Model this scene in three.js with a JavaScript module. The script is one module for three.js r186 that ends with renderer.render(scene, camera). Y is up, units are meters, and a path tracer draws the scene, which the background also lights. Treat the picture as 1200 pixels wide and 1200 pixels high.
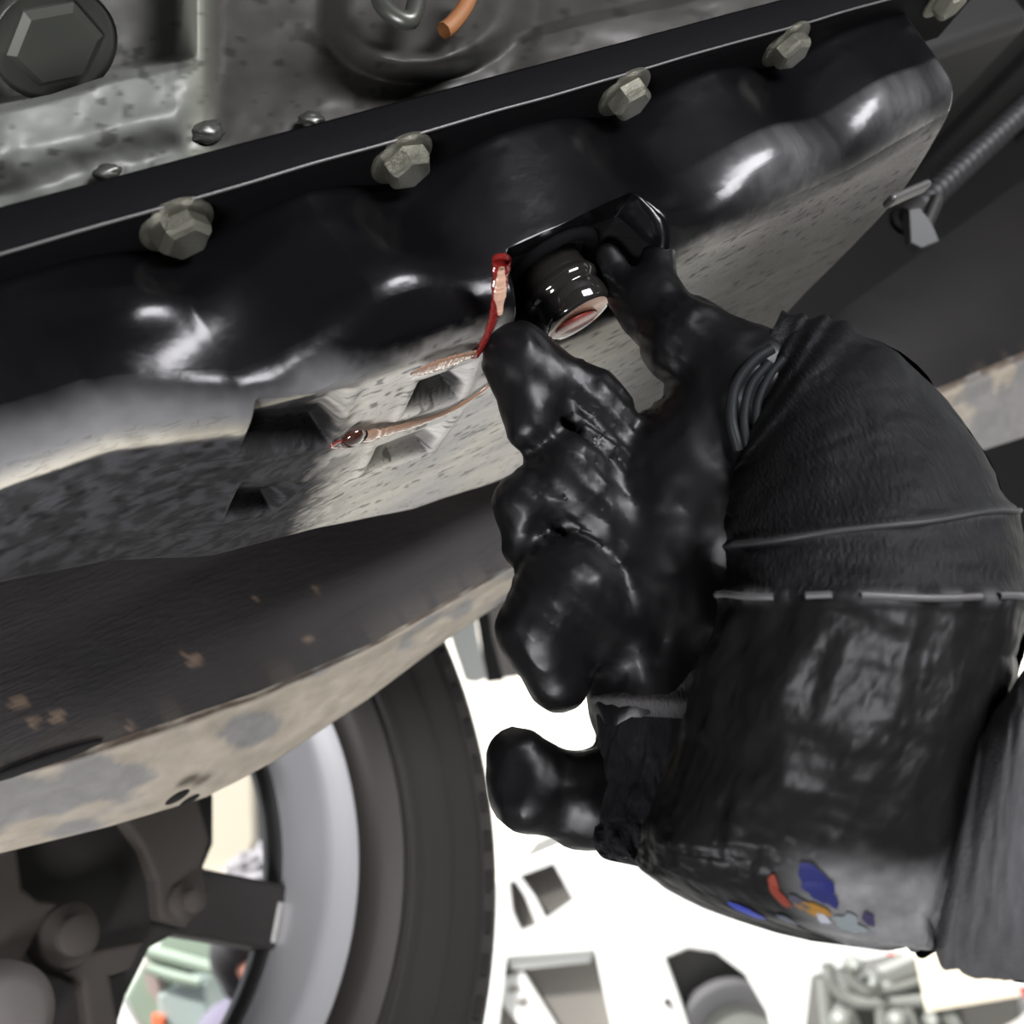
import * as THREE from 'three';
import { mergeGeometries, mergeVertices } from 'three/addons/utils/BufferGeometryUtils.js';
import { RoundedBoxGeometry } from 'three/addons/geometries/RoundedBoxGeometry.js';
import { RectAreaLightUniformsLib } from 'three/addons/lights/RectAreaLightUniformsLib.js';

// ---------------------------------------------------------------- camera, sky, lights, exposure
const scene = new THREE.Scene();
const ROLL = 28 * Math.PI / 180, PITCH = 12 * Math.PI / 180, FOV = 54;
const camera = new THREE.PerspectiveCamera(FOV, 1, 0.02, 200);
camera.position.set(0, 1.8, 0);
const FWD = new THREE.Vector3(0, Math.sin(PITCH), -Math.cos(PITCH));
const R0 = new THREE.Vector3(1, 0, 0), U0 = new THREE.Vector3(0, Math.cos(PITCH), Math.sin(PITCH));
const RIGHT = R0.clone().multiplyScalar(Math.cos(ROLL)).addScaledVector(U0, -Math.sin(ROLL));
const UP = U0.clone().multiplyScalar(Math.cos(ROLL)).addScaledVector(R0, Math.sin(ROLL));
camera.up.copy(UP);
camera.lookAt(camera.position.clone().add(FWD));
camera.focus = 0.36; camera.userData.fStop = 11;
scene.add(camera);
scene.background = new THREE.Color(0.93, 0.97, 1.0);
scene.backgroundIntensity = 1.25;
const sun = new THREE.DirectionalLight(0xfffaf4, 4.5); sun.position.set(-1.5, 8, 1.2); sun.target.position.set(0, 0, -2); sun.castShadow = true; sun.shadow.radius = 6;
sun.shadow.camera.left = sun.shadow.camera.bottom = -15; sun.shadow.camera.right = sun.shadow.camera.top = 15; sun.shadow.camera.far = 40; scene.add(sun, sun.target);
const renderer = new THREE.WebGLRenderer();
renderer.toneMapping = THREE.LinearToneMapping;
renderer.toneMappingExposure = 2.3;
renderer.shadowMap.enabled = true;
RectAreaLightUniformsLib.init();
const ADDED_LOW = 22, ADDED_SIDE = 14;  // power of the two added lamps

// ---------------------------------------------------------------- helpers
const F = 600 / Math.tan(FOV * Math.PI / 360);
const V = (x, y, z) => new THREE.Vector3(x, y, z);
const camToWorld = (X, Y, Z) => camera.position.clone().addScaledVector(RIGHT, X).addScaledVector(UP, Y).addScaledVector(FWD, Z);
const at = (px, py, d) => camToWorld((px - 600) / F * d, (600 - py) / F * d, d);      // a pixel at a depth
const rayOf = (px, py) => at(px, py, 1).sub(camera.position);
// the car's own frame: U along the car, N up, W across (away from the camera)
const cvec = (x, y, z) => V(0, 0, 0).addScaledVector(RIGHT, x).addScaledVector(UP, y).addScaledVector(FWD, z);
const CU = cvec(.79, .41, .457).normalize();
const CN = V(0, 1, 0).addScaledVector(CU, -CU.y).normalize();
const CW = V(0, 0, 0).crossVectors(CN, CU).normalize();
const CO = at(215, 265, .29);
const car = (u, n, w) => CO.clone().addScaledVector(CU, u).addScaledVector(CN, n).addScaledVector(CW, w);
const toCar = (p) => { const d = p.clone().sub(CO); return [d.dot(CU), d.dot(CN), d.dot(CW)]; };
const carQ = new THREE.Quaternion().setFromRotationMatrix(new THREE.Matrix4().makeBasis(CU, CN, CW.clone().negate()));
function onW(px, py, W) { const d = rayOf(px, py), c = toCar(camera.position), t = (W - c[2]) / d.dot(CW); return toCar(camera.position.clone().addScaledVector(d, t)); }
function onN(px, py, N) { const d = rayOf(px, py), c = toCar(camera.position), t = (N - c[1]) / d.dot(CN); return toCar(camera.position.clone().addScaledVector(d, t)); }

const used = {};
function numbered(name) { const k = used[name] = (used[name] ?? -1) + 1; return k ? name + '_' + String(k).padStart(3, '0') : name; }
function thing(name, label, category, origin = V(0, 0, 0), group) {
  const o = new THREE.Group(); o.name = numbered(name); o.position.copy(origin); scene.add(o);
  o.userData = { label, category, origin: [origin.x, origin.y, origin.z] };
  if (group) o.userData.group = group;
  return o;
}
function rootOf(o) { while (o.parent && o.parent !== scene) o = o.parent; return o; }
function part(name, geo, mat, parent, label) {            // geometry in world coordinates
  const m = new THREE.Mesh(geo, mat); m.name = name; m.castShadow = m.receiveShadow = true;
  const r = rootOf(parent);
  geo.translate(-r.position.x, -r.position.y, -r.position.z);
  parent.add(m); if (label) m.userData.label = label;
  return m;
}
function partAt(name, geo, mat, parent, pos, quat, label) { // geometry in its own frame, placed in the world
  const m = new THREE.Mesh(geo, mat); m.name = name; m.castShadow = m.receiveShadow = true;
  m.position.copy(pos).sub(rootOf(parent).position); if (quat) m.quaternion.copy(quat);
  if (parent.isMesh) { const w = parent.position, q = parent.quaternion.clone().invert(); m.position.sub(w).applyQuaternion(q); m.quaternion.premultiply(q); }
  parent.add(m); if (label) m.userData.label = label;
  return m;
}
function solo(name, geo, mat, label, category, group) {   // a thing that is one mesh (world-coordinate geometry)
  geo.computeBoundingBox(); const c = geo.boundingBox.getCenter(V()); c.y = geo.boundingBox.min.y;
  geo.translate(-c.x, -c.y, -c.z);
  const m = new THREE.Mesh(geo, mat); m.name = numbered(name); m.position.copy(c); m.castShadow = m.receiveShadow = true; scene.add(m);
  m.userData = { label, category }; if (group) m.userData.group = group;
  return m;
}
function struct(name, geo, mat) { const m = new THREE.Mesh(geo, mat); m.name = name; m.userData.kind = 'structure'; m.castShadow = m.receiveShadow = true; scene.add(m); return m; }

// noise
const hash = (x, y, z) => { let h = Math.imul(x, 374761393) ^ Math.imul(y, 668265263) ^ Math.imul(z, 1274126177); h = Math.imul(h ^ (h >>> 13), 1274126177); return ((h ^ (h >>> 16)) >>> 0) / 4294967295; };
function vnoise(x, y, z = 0) {
  const X = Math.floor(x), Y = Math.floor(y), Z = Math.floor(z), f = x - X, g = y - Y, h = z - Z;
  const a = f * f * (3 - 2 * f), b = g * g * (3 - 2 * g), c = h * h * (3 - 2 * h), L = (p, q, t) => p + (q - p) * t;
  return L(L(L(hash(X, Y, Z), hash(X + 1, Y, Z), a), L(hash(X, Y + 1, Z), hash(X + 1, Y + 1, Z), a), b),
    L(L(hash(X, Y, Z + 1), hash(X + 1, Y, Z + 1), a), L(hash(X, Y + 1, Z + 1), hash(X + 1, Y + 1, Z + 1), a), b), c);
}
function fbm(x, y, z = 0, o = 4) { let s = 0, a = .5, t = 0; for (let i = 0; i < o; i++) { s += a * vnoise(x, y, z); t += a; a *= .5; x = x * 2.03 + 11; y = y * 2.03 + 7; z = z * 2.03 + 3; } return s / t; }
const sm = (a, b, x) => { const t = Math.min(1, Math.max(0, (x - a) / (b - a))); return t * t * (3 - 2 * t); };
const lerp = (a, b, t) => a + (b - a) * t;
function lin(table, x) { if (x <= table[0][0]) return table[0][1]; for (let i = 1; i < table.length; i++) if (x <= table[i][0]) { const [a, b] = [table[i - 1], table[i]]; return lerp(a[1], b[1], (x - a[0]) / (b[0] - a[0])); } return table[table.length - 1][1]; }
const gauss = (x, s) => Math.exp(-x * x / (2 * s * s));

// tileable noise texture (heights / roughness)
function noiseTexture(n, sx, sy, oct, f = (v) => v, srgb = false) {
  const d = new Uint8Array(n * n * 4);
  for (let j = 0; j < n; j++) for (let i = 0; i < n; i++) {
    const x = i / n, y = j / n, wx = sm(.75, 1, x), wy = sm(.75, 1, y);
    const q = (a, b) => fbm(a * sx, b * sy, 5, oct);
    let v = lerp(lerp(q(x, y), q(x - 1, y), wx), lerp(q(x, y - 1), q(x - 1, y - 1), wx), wy);
    v = Math.max(0, Math.min(1, f(v))) * 255; const k = (j * n + i) * 4; d[k] = d[k + 1] = d[k + 2] = v; d[k + 3] = 255;
  }
  const t = new THREE.DataTexture(d, n, n); t.wrapS = t.wrapT = THREE.RepeatWrapping; t.magFilter = THREE.LinearFilter; t.minFilter = THREE.LinearMipmapLinearFilter; t.generateMipmaps = true;
  if (srgb) t.colorSpace = THREE.SRGBColorSpace;
  t.needsUpdate = true; return t;
}
const TX = {
  grain: noiseTexture(512, 24, 24, 5), streak: noiseTexture(512, 10, 60, 4), coarse: noiseTexture(512, 6, 6, 6),
  pits: noiseTexture(512, 14, 46, 4, (v) => sm(.30, .42, v)),
  wet: noiseTexture(256, 10, 10, 4, (v) => .1 + .5 * sm(.35, .6, v)),
};
const rep = (t, x, y) => { const c = t.clone(); c.repeat.set(x, y); c.needsUpdate = true; return c; };
const mat = (o) => new THREE.MeshPhysicalMaterial({ side: THREE.DoubleSide, ...o });
const rgb = (r, g, b) => new THREE.Color().setRGB(r, g, b);
const M = {
  pan: mat({ vertexColors: true, roughness: .68, bumpMap: rep(TX.pits, 26, 26), bumpScale: .00022, specularIntensity: .3 }),
  panWall: mat({ vertexColors: true, roughness: .22, bumpMap: rep(TX.grain, 9, 9), bumpScale: .00010, specularIntensity: .55 }),
  blackPaint: mat({ color: rgb(.005, .005, .0055), roughness: .6, specularIntensity: .05, bumpMap: rep(TX.grain, 10, 10), bumpScale: .0002 }),
  edge: mat({ color: rgb(.12, .118, .115), roughness: .42, metalness: .5 }),
  bolt: mat({ color: rgb(.17, .168, .135), roughness: .32, metalness: .85, bumpMap: rep(TX.grain, 3, 3), bumpScale: .0003 }),
  cast: mat({ vertexColors: true, roughness: .5, metalness: .15, bumpMap: rep(TX.coarse, 7, 7), bumpScale: .0006 }),
  steel: mat({ color: rgb(.085, .088, .076), roughness: .36, metalness: .6 }),
  dark: mat({ color: rgb(.012, .011, .010), roughness: .6 }),
  underbody: mat({ color: rgb(.02, .02, .02), roughness: .85 }),
  railSide: mat({ vertexColors: true, roughness: .62, bumpMap: rep(TX.streak, 6, 6), bumpScale: .0004 }),
  railLip: mat({ vertexColors: true, roughness: .75, bumpMap: rep(TX.coarse, 10, 10), bumpScale: .001 }),
  rubber: mat({ color: rgb(.019, .0165, .0145), roughness: .75, bumpMap: rep(TX.streak, 8, 2), bumpScale: .0005 }),
  alloy: mat({ color: rgb(.58, .58, .59), roughness: .42, metalness: .35 }),
  lipSteel: mat({ color: rgb(.038, .034, .030), roughness: .55, metalness: .3 }),
  hub: mat({ color: rgb(.16, .145, .135), roughness: .6 }),
  brake: mat({ color: rgb(.018, .016, .014), roughness: .75, bumpMap: rep(TX.coarse, 6, 6), bumpScale: .002 }),
  brakeDust: mat({ color: rgb(.055, .046, .038), roughness: .85 }),
  weight: mat({ color: rgb(.45, .44, .42), roughness: .5, metalness: .4 }),
  glove: mat({ color: rgb(.003, .003, .0034), roughness: .40, specularIntensity: .5, bumpMap: rep(TX.coarse, 1, 1), bumpScale: .0004 }),
  sleeve: mat({ vertexColors: true, roughness: .62, bumpMap: rep(TX.grain, 4, 6), bumpScale: .0004, specularIntensity: .3 }),
  wetSleeve: mat({ color: rgb(.006, .0065, .007), roughness: .2, bumpMap: rep(TX.coarse, 2, 1), bumpScale: .004 }),
  seam: mat({ color: rgb(.016, .016, .017), roughness: .6 }),
  plug: mat({ color: rgb(.012, .011, .01), roughness: .1, clearcoat: 1, clearcoatRoughness: .05 }),
  cream: mat({ color: rgb(.50, .31, .22), roughness: .3, clearcoat: .3 }),
  red: mat({ color: rgb(.34, .045, .04), roughness: .25, clearcoat: .3 }),
  redOil: mat({ color: rgb(.16, .012, .01), roughness: .05, clearcoat: 1, clearcoatRoughness: .02 }),
  oil: mat({ color: rgb(.30, .18, .12), roughness: .05, clearcoat: 1, clearcoatRoughness: .02, metalness: .2 }),
  whitePaint: mat({ color: rgb(.82, .83, .82), roughness: .35, clearcoat: .5 }),
  greyPanel: mat({ color: rgb(.2, .19, .175), roughness: .6 }),
  glass: mat({ color: rgb(.16, .15, .14), roughness: .08, metalness: 0, transmission: .3 }),
  greenPaint: mat({ color: rgb(.24, .30, .24), roughness: .4, clearcoat: .4 }),
  orange: mat({ color: rgb(.75, .16, .07), roughness: .5 }),
  creamPaint: mat({ color: rgb(.46, .42, .34), roughness: .6 }),
  greyCloth: mat({ color: rgb(.22, .215, .23), roughness: .9 }),
  purple: mat({ color: rgb(.13, .12, .17), roughness: .85 }),
  hair: mat({ color: rgb(.012, .010, .012), roughness: .6 }),
  skin: mat({ color: rgb(.50, .22, .16), roughness: .55 }),
  trousers: mat({ color: rgb(.04, .045, .07), roughness: .9 }),
  machine: mat({ color: rgb(.20, .21, .195), roughness: .45, metalness: .2 }),
  machineDark: mat({ color: rgb(.06, .06, .055), roughness: .6 }),
  bandRed: mat({ color: rgb(.62, .03, .03), roughness: .5 }), bandWhite: mat({ color: rgb(.85, .85, .85), roughness: .5 }), bandBlue: mat({ color: rgb(.12, .14, .5), roughness: .5 }),
  concrete: mat({ color: rgb(.30, .295, .28), roughness: .85, bumpMap: rep(TX.coarse, 12, 12), bumpScale: .004 }),
  wall: mat({ color: rgb(.82, .78, .70), roughness: .9, bumpMap: rep(TX.grain, 8, 4), bumpScale: .003 }),
  bay: mat({ color: rgb(.045, .045, .044), roughness: .9, bumpMap: rep(TX.grain, 8, 8), bumpScale: .003 }),
  slot: mat({ color: rgb(.008, .007, .006), roughness: .9 }),
};

// grid of points -> geometry; fn(i, j) returns {p, c?, uv?}
function grid(nu, nv, fn, closedV = false) {
  const pos = [], col = [], uv = [], idx = []; let hasC = false;
  for (let i = 0; i <= nu; i++) for (let j = 0; j <= nv; j++) {
    const r = fn(i / nu, j / nv, i, j); pos.push(r.p.x, r.p.y, r.p.z); uv.push(...(r.uv ?? [i / nu, j / nv]));
    if (r.c) { hasC = true; col.push(...r.c); }
  }
  const s = nv + 1;
  for (let i = 0; i < nu; i++) for (let j = 0; j < nv; j++) { const a = i * s + j; idx.push(a, a + s, a + 1, a + 1, a + s, a + s + 1); }
  const g = new THREE.BufferGeometry();
  g.setAttribute('position', new THREE.Float32BufferAttribute(pos, 3)); g.setAttribute('uv', new THREE.Float32BufferAttribute(uv, 2));
  if (hasC) g.setAttribute('color', new THREE.Float32BufferAttribute(col, 3));
  g.setIndex(idx); g.computeVertexNormals();
  if (closedV) { const N = g.attributes.normal; for (let i = 0; i <= nu; i++) { const a = i * s, b = a + nv, v = V(N.getX(a) + N.getX(b), N.getY(a) + N.getY(b), N.getZ(a) + N.getZ(b)).normalize(); N.setXYZ(a, v.x, v.y, v.z); N.setXYZ(b, v.x, v.y, v.z); } }
  return g;
}
// polyline with rounded corners, always the same number of samples
function roundPoly(pts, rad, segs, arcs) {
  const out = [], v = pts.map((p) => new THREE.Vector2(...p));
  let start = v[0];
  for (let i = 1; i < v.length; i++) {
    const last = i === v.length - 1, r = last ? 0 : rad[i - 1];
    const dir = v[i].clone().sub(v[i - 1]), L = dir.length(); dir.normalize();
    const end = last ? v[i] : v[i].clone().addScaledVector(dir, -Math.min(r, L * .48));
    const seg = segs[i - 1];
    for (let k = 0; k < seg; k++) { const p = start.clone().lerp(end, k / seg); p.q = 2 * (i - 1) + k / seg; out.push(p); }
    if (last) { end.q = 2 * i - 1; out.push(end); break; }
    const nd = v[i + 1].clone().sub(v[i]), NL = nd.length(); nd.normalize();
    const e2 = v[i].clone().addScaledVector(nd, Math.min(r, NL * .48));
    const arc = arcs[i - 1];
    for (let k = 0; k < arc; k++) { const t = k / arc, p = end.clone().multiplyScalar((1 - t) ** 2).addScaledVector(v[i], 2 * t * (1 - t)).addScaledVector(e2, t * t); p.q = 2 * i - 1 + t; out.push(p); }
    start = e2;
  }
  return out;
}
const tube = (pts, r, seg = 40, rs = 10) => new THREE.TubeGeometry(new THREE.CatmullRomCurve3(pts), seg, r, rs, false);
// naive surface nets of a field given in camera coordinates (X right, Y up, Z forward)
function surfaceNets(sdf, lo, hi, cell) {
  const n = [0, 1, 2].map((k) => Math.ceil((hi[k] - lo[k]) / cell) + 1), [nx, ny, nz] = n, at3 = (i, j, k) => i + nx * (j + ny * k);
  const f = new Float32Array(nx * ny * nz);
  for (let k = 0; k < nz; k++) for (let j = 0; j < ny; j++) for (let i = 0; i < nx; i++) f[at3(i, j, k)] = sdf(lo[0] + i * cell, lo[1] + j * cell, lo[2] + k * cell);
  const id = new Int32Array(nx * ny * nz).fill(-1), pos = [], raw = [];
  for (let k = 0; k < nz - 1; k++) for (let j = 0; j < ny - 1; j++) for (let i = 0; i < nx - 1; i++) {
    let m = 0, c = [0, 0, 0];
    const cv = [];
    for (let b = 0; b < 8; b++) cv.push(f[at3(i + (b & 1), j + (b >> 1 & 1), k + (b >> 2))]);
    for (let a = 0; a < 8; a++) for (let ax = 0; ax < 3; ax++) { if (a >> ax & 1) continue; const b = a | 1 << ax; if ((cv[a] < 0) !== (cv[b] < 0)) { const t = cv[a] / (cv[a] - cv[b]); for (let q = 0; q < 3; q++) c[q] += (a >> q & 1) + (q === ax ? t : 0); m++; } }
    if (!m) continue;
    id[at3(i, j, k)] = pos.length / 3;
    const q = [lo[0] + (i + c[0] / m) * cell, lo[1] + (j + c[1] / m) * cell, lo[2] + (k + c[2] / m) * cell]; raw.push(q);
    const p = camToWorld(...q); pos.push(p.x, p.y, p.z);
  }
  const idx = [], quad = (a, b, c, d, flip) => { if (a < 0 || b < 0 || c < 0 || d < 0) return; flip ? idx.push(a, c, b, c, a, d) : idx.push(a, b, c, c, d, a); };
  for (let k = 1; k < nz - 1; k++) for (let j = 1; j < ny - 1; j++) for (let i = 1; i < nx - 1; i++) {
    const s = f[at3(i, j, k)] < 0;
    if (s !== f[at3(i + 1, j, k)] < 0) quad(id[at3(i, j - 1, k - 1)], id[at3(i, j, k - 1)], id[at3(i, j, k)], id[at3(i, j - 1, k)], s);
    if (s !== f[at3(i, j + 1, k)] < 0) quad(id[at3(i - 1, j, k - 1)], id[at3(i - 1, j, k)], id[at3(i, j, k)], id[at3(i, j, k - 1)], s);
    if (s !== f[at3(i, j, k + 1)] < 0) quad(id[at3(i - 1, j - 1, k)], id[at3(i, j - 1, k)], id[at3(i, j, k)], id[at3(i - 1, j, k)], s);
  }
  const g = new THREE.BufferGeometry(); g.setAttribute('position', new THREE.Float32BufferAttribute(pos, 3));
  g.setAttribute('uv', new THREE.Float32BufferAttribute(raw.flatMap((q) => [q[0] * 9 + q[2] * 4, q[1] * 9 + q[2] * 3]), 2));
  g.setIndex(idx); g.computeVertexNormals(); return g;
}
const smin = (a, b, k) => { const h = Math.max(k - Math.abs(a - b), 0) / k; return Math.min(a, b) - h * h * k * .25; };
function capsule(p, a, b, ra, rb) {
  const ab = [b[0] - a[0], b[1] - a[1], b[2] - a[2]], ap = [p[0] - a[0], p[1] - a[1], p[2] - a[2]];
  const t = Math.min(1, Math.max(0, (ap[0] * ab[0] + ap[1] * ab[1] + ap[2] * ab[2]) / (ab[0] ** 2 + ab[1] ** 2 + ab[2] ** 2 + 1e-12)));
  return Math.hypot(ap[0] - ab[0] * t, ap[1] - ab[1] * t, ap[2] - ab[2] * t) - lerp(ra, rb, t);
}
// plane frame for things far behind: upright, facing the camera; loc() takes a pixel onto the plane
function planeFrame(px, py, d, yaw = 0) {
  const o = at(px, py, d), q = new THREE.Quaternion().setFromAxisAngle(V(0, 1, 0), yaw), nrm = V(0, 0, 1).applyQuaternion(q), inv = q.clone().invert();
  const loc = (x, y) => { const r = rayOf(x, y), t = o.clone().sub(camera.position).dot(nrm) / r.dot(nrm); const v = camera.position.clone().addScaledVector(r, t).sub(o).applyQuaternion(inv); return new THREE.Vector2(v.x, v.y); };
  const world = (g) => { g.applyQuaternion(q); g.translate(o.x, o.y, o.z); return g; };
  const slab = (px2, depth, z = 0, bevel = .008, holes = []) => {
    const s = new THREE.Shape(px2.map((p) => loc(...p))); holes.forEach((h) => s.holes.push(new THREE.Path(h.map((p) => loc(...p)))));
    const g = new THREE.ExtrudeGeometry(s, { depth, bevelEnabled: bevel > 0, bevelSize: bevel, bevelThickness: bevel, bevelSegments: 2, steps: 1 });
    g.translate(0, 0, -depth + z); return world(g);
  };
  const pt = (x, y, z = 0) => { const v = loc(x, y); return V(v.x, v.y, z).applyQuaternion(q).add(o); };
  return { o, q, loc, slab, world, pt };
}

// ================================================================ SETTING
{
  const g = new THREE.BoxGeometry(40, .3, 40); g.translate(0, -.15, -6); struct('floor', g, M.concrete);
  const w = new THREE.BoxGeometry(26, 3.6, .3); w.translate(0, 1.8, -11); struct('wall_back', w, M.wall);
  const bx = (name, sx, sy, sz, x, y, z) => { const b = new THREE.BoxGeometry(sx, sy, sz); b.translate(x, y, z); struct(name, b, M.bay); };
  bx('ceiling', 10.4, .25, 7, 0, 4.4, 1.9); bx('wall_rear', 10.4, 4.3, .25, 0, 2.15, 5.3); bx('wall_left', .25, 4.3, 8, -5.1, 2.15, 1.4); bx('wall_right', .25, 4.3, 8, 5.1, 2.15, 1.4);
}

// ================================================================ CAR UNDERBODY
// floor pan of the lifted car, above everything
{
  const g = new RoundedBoxGeometry(5.2, .05, 2.4, 2, .02), ribs = [];
  g.applyQuaternion(carQ); const c = car(1.2, .34, .35); g.translate(c.x, c.y, c.z);
  for (let i = -5; i <= 14; i++) { const r = new RoundedBoxGeometry(.06, .02, 1.8, 2, .008); r.applyQuaternion(carQ); const q = car(.2 + i * .22, .31, .35); r.translate(q.x, q.y, q.z); ribs.push(r); }
  const t = thing('car_floor_panel', 'dark ribbed underbody floor of the lifted car above gearbox and frame rail', 'car floor', car(.2, .3, .35));
  part('panel', g, M.underbody, t); for (const r of ribs) part('rib', r, M.underbody, t);
}

{
  const t = thing('added_wing', 'dark panel added as inner wing to close the bright gap beyond the frame rail on the right', 'wing', car(2.2, -.1, 1.05));  // dark sheet added so the gap beyond the rail reads dark
  const g = grid(40, 16, (a, b) => { const u = lerp(.75, 4.2, a), n = lerp(-.46, .33, b); return { p: car(u, n, 1.05 + .05 * Math.sin(b * 3) + .02 * Math.sin(a * 12)) }; });
  const g2 = grid(40, 1, (a, b) => ({ p: car(lerp(.75, 4.2, a), -.46, lerp(1.05, 1.25, b)) }));
  part('panel', g, M.underbody, t); part('folded_edge', g2, M.underbody, t);
}
// ---- oil pan
const BOLT_PX = [[215, 268], [480, 189], [741, 112], [940, 42], [1118, -2]];
const bolts = BOLT_PX.map(([x, y]) => onN(x, y, -.004));
const bumps = [[176, 362, .0062, .014, .0075], [470, 334, .0068, .016, .0075], [752, 262, .0065, .017, .007], [905, 178, .005, .017, .008], [1035, 112, .005, .02, .009], [1130, 80, .006, .012, .012]].map(([x, y, a, su, sn]) => [...onW(x, y, .004), a, su, sn]);
const nearBottom = [[-.2, -.04], [-.07, -.039], [-.045, -.041], [-.006, -.0555], [.03, -.0555], [.1, -.059], [.16, -.0605], [.2, -.0575], [.265, -.0535], [.318, -.0475], [.36, -.043]];
const farEdge = [[-.2, .062], [-.0857, .064], [-.05, .09], [-.0146, .131], [.035, .16], [.0947, .202], [.1635, .229], [.34, .236]];
const pocketPx = [[[288, 540], [312, 493], [418, 466], [388, 522]], [[266, 606], [286, 568], [352, 566], [318, 598]], [[474, 488], [494, 452], [556, 428], [540, 468]], [[428, 553], [442, 524], [530, 490], [502, 530]]];
const pockets = pocketPx.map((q) => q.map(([x, y]) => { const r = onN(x, y, -.061); return [r[0], r[2]]; }));
function inQuad(q, x, y) {   // signed distance-like, positive inside
  let m = 1e9, area = 0;
  for (let i = 0; i < 4; i++) { const a = q[i], b = q[(i + 1) % 4]; area += a[0] * b[1] - b[0] * a[1]; }
  const s = Math.sign(area);
  for (let i = 0; i < 4; i++) { const a = q[i], b = q[(i + 1) % 4], L = Math.hypot(b[0] - a[0], b[1] - a[1]); m = Math.min(m, s * ((b[0] - a[0]) * (y - a[1]) - (b[1] - a[1]) * (x - a[0])) / L); }
  return m;
}
function pocketAt(k, u, w) {   // distance inside the slot's border, and how far from its near edge towards its far edge (0..1)
  const q = pockets[k], d = inQuad(q, u, w), e = (a, b) => Math.abs((b[0] - a[0]) * (w - a[1]) - (b[1] - a[1]) * (u - a[0])) / Math.hypot(b[0] - a[0], b[1] - a[1]);
  const n = e(q[1], q[2]), f = e(q[3], q[0]); return [d, n / (n + f + 1e-6)];
}
const PANEND = .341, PSEG = [16, 22, 50, 220, 10, 8], PARC = [10, 16, 70, 12, 10];
function panPoint(u, s) {   // s = index into the section
  const nb = lin(nearBottom, u), wf = lin(farEdge, u);
  let topW = .010, sc = 0;
  for (const b of bolts) sc = Math.max(sc, gauss(u - b[0] - .004, .017));
  topW = lerp(.001, .0115, sc);
  const sec = roundPoly([[topW, .0005], [lerp(topW, .006, .6), nb * .55], [.007, nb], [Math.min(.05, wf * .4), lerp(nb, -.0615, .75)], [wf - .02, -.0615], [wf, -.054], [wf + .01, .0005]], [.02, .013, .03, .012, .012], PSEG, PARC);
  return sec;
}
const NSEC = PSEG.reduce((a, b) => a + b) + PARC.reduce((a, b) => a + b);
function panSurface(u) {
  const end = u > PANEND || u < -.201 ? 1 : 0;
  const sec = panPoint(Math.min(u, PANEND), 0);
  return sec.map((p) => {
    let w = p.x, n = p.y;
    // lobes on the near wall
    if (w < .045) for (const [bu, bn, , a, su, sn] of bumps) w -= a * gauss(u - bu, su) * gauss(n - bn, n > bn ? sn * 1.7 : sn) * (1 - sm(.02, .045, p.x));
    // shallow waviness
    w += (fbm(u * 30, n * 30, 3) - .5) * .0015;
    // embossed pockets going up into the bottom
    if (w > .004 && u < .1) for (let k = 0; k < 4; k++) { const [d, tn] = pocketAt(k, u, w); if (d > -.006) n += (k % 2 ? .0085 : .0115) * sm(-.0006, .0034, d) * (.15 + .85 * tn) - .0009 * gauss(d + .0024, .0016); }
    // notch round the drain
    const mu = sm(.0, .008, u - .088) * (1 - sm(-.008, .0, u - .155)), mw = 1 - sm(.040, .052, w);
    n = lerp(n, Math.max(n, -.038), mu * mw);
    n += (fbm(u * 14, w * 14, 9) - .5) * .003 * sm(.02, .06, w);
    if (end) n = .0005;
    return [n, w, p.q];
  });
}
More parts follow.
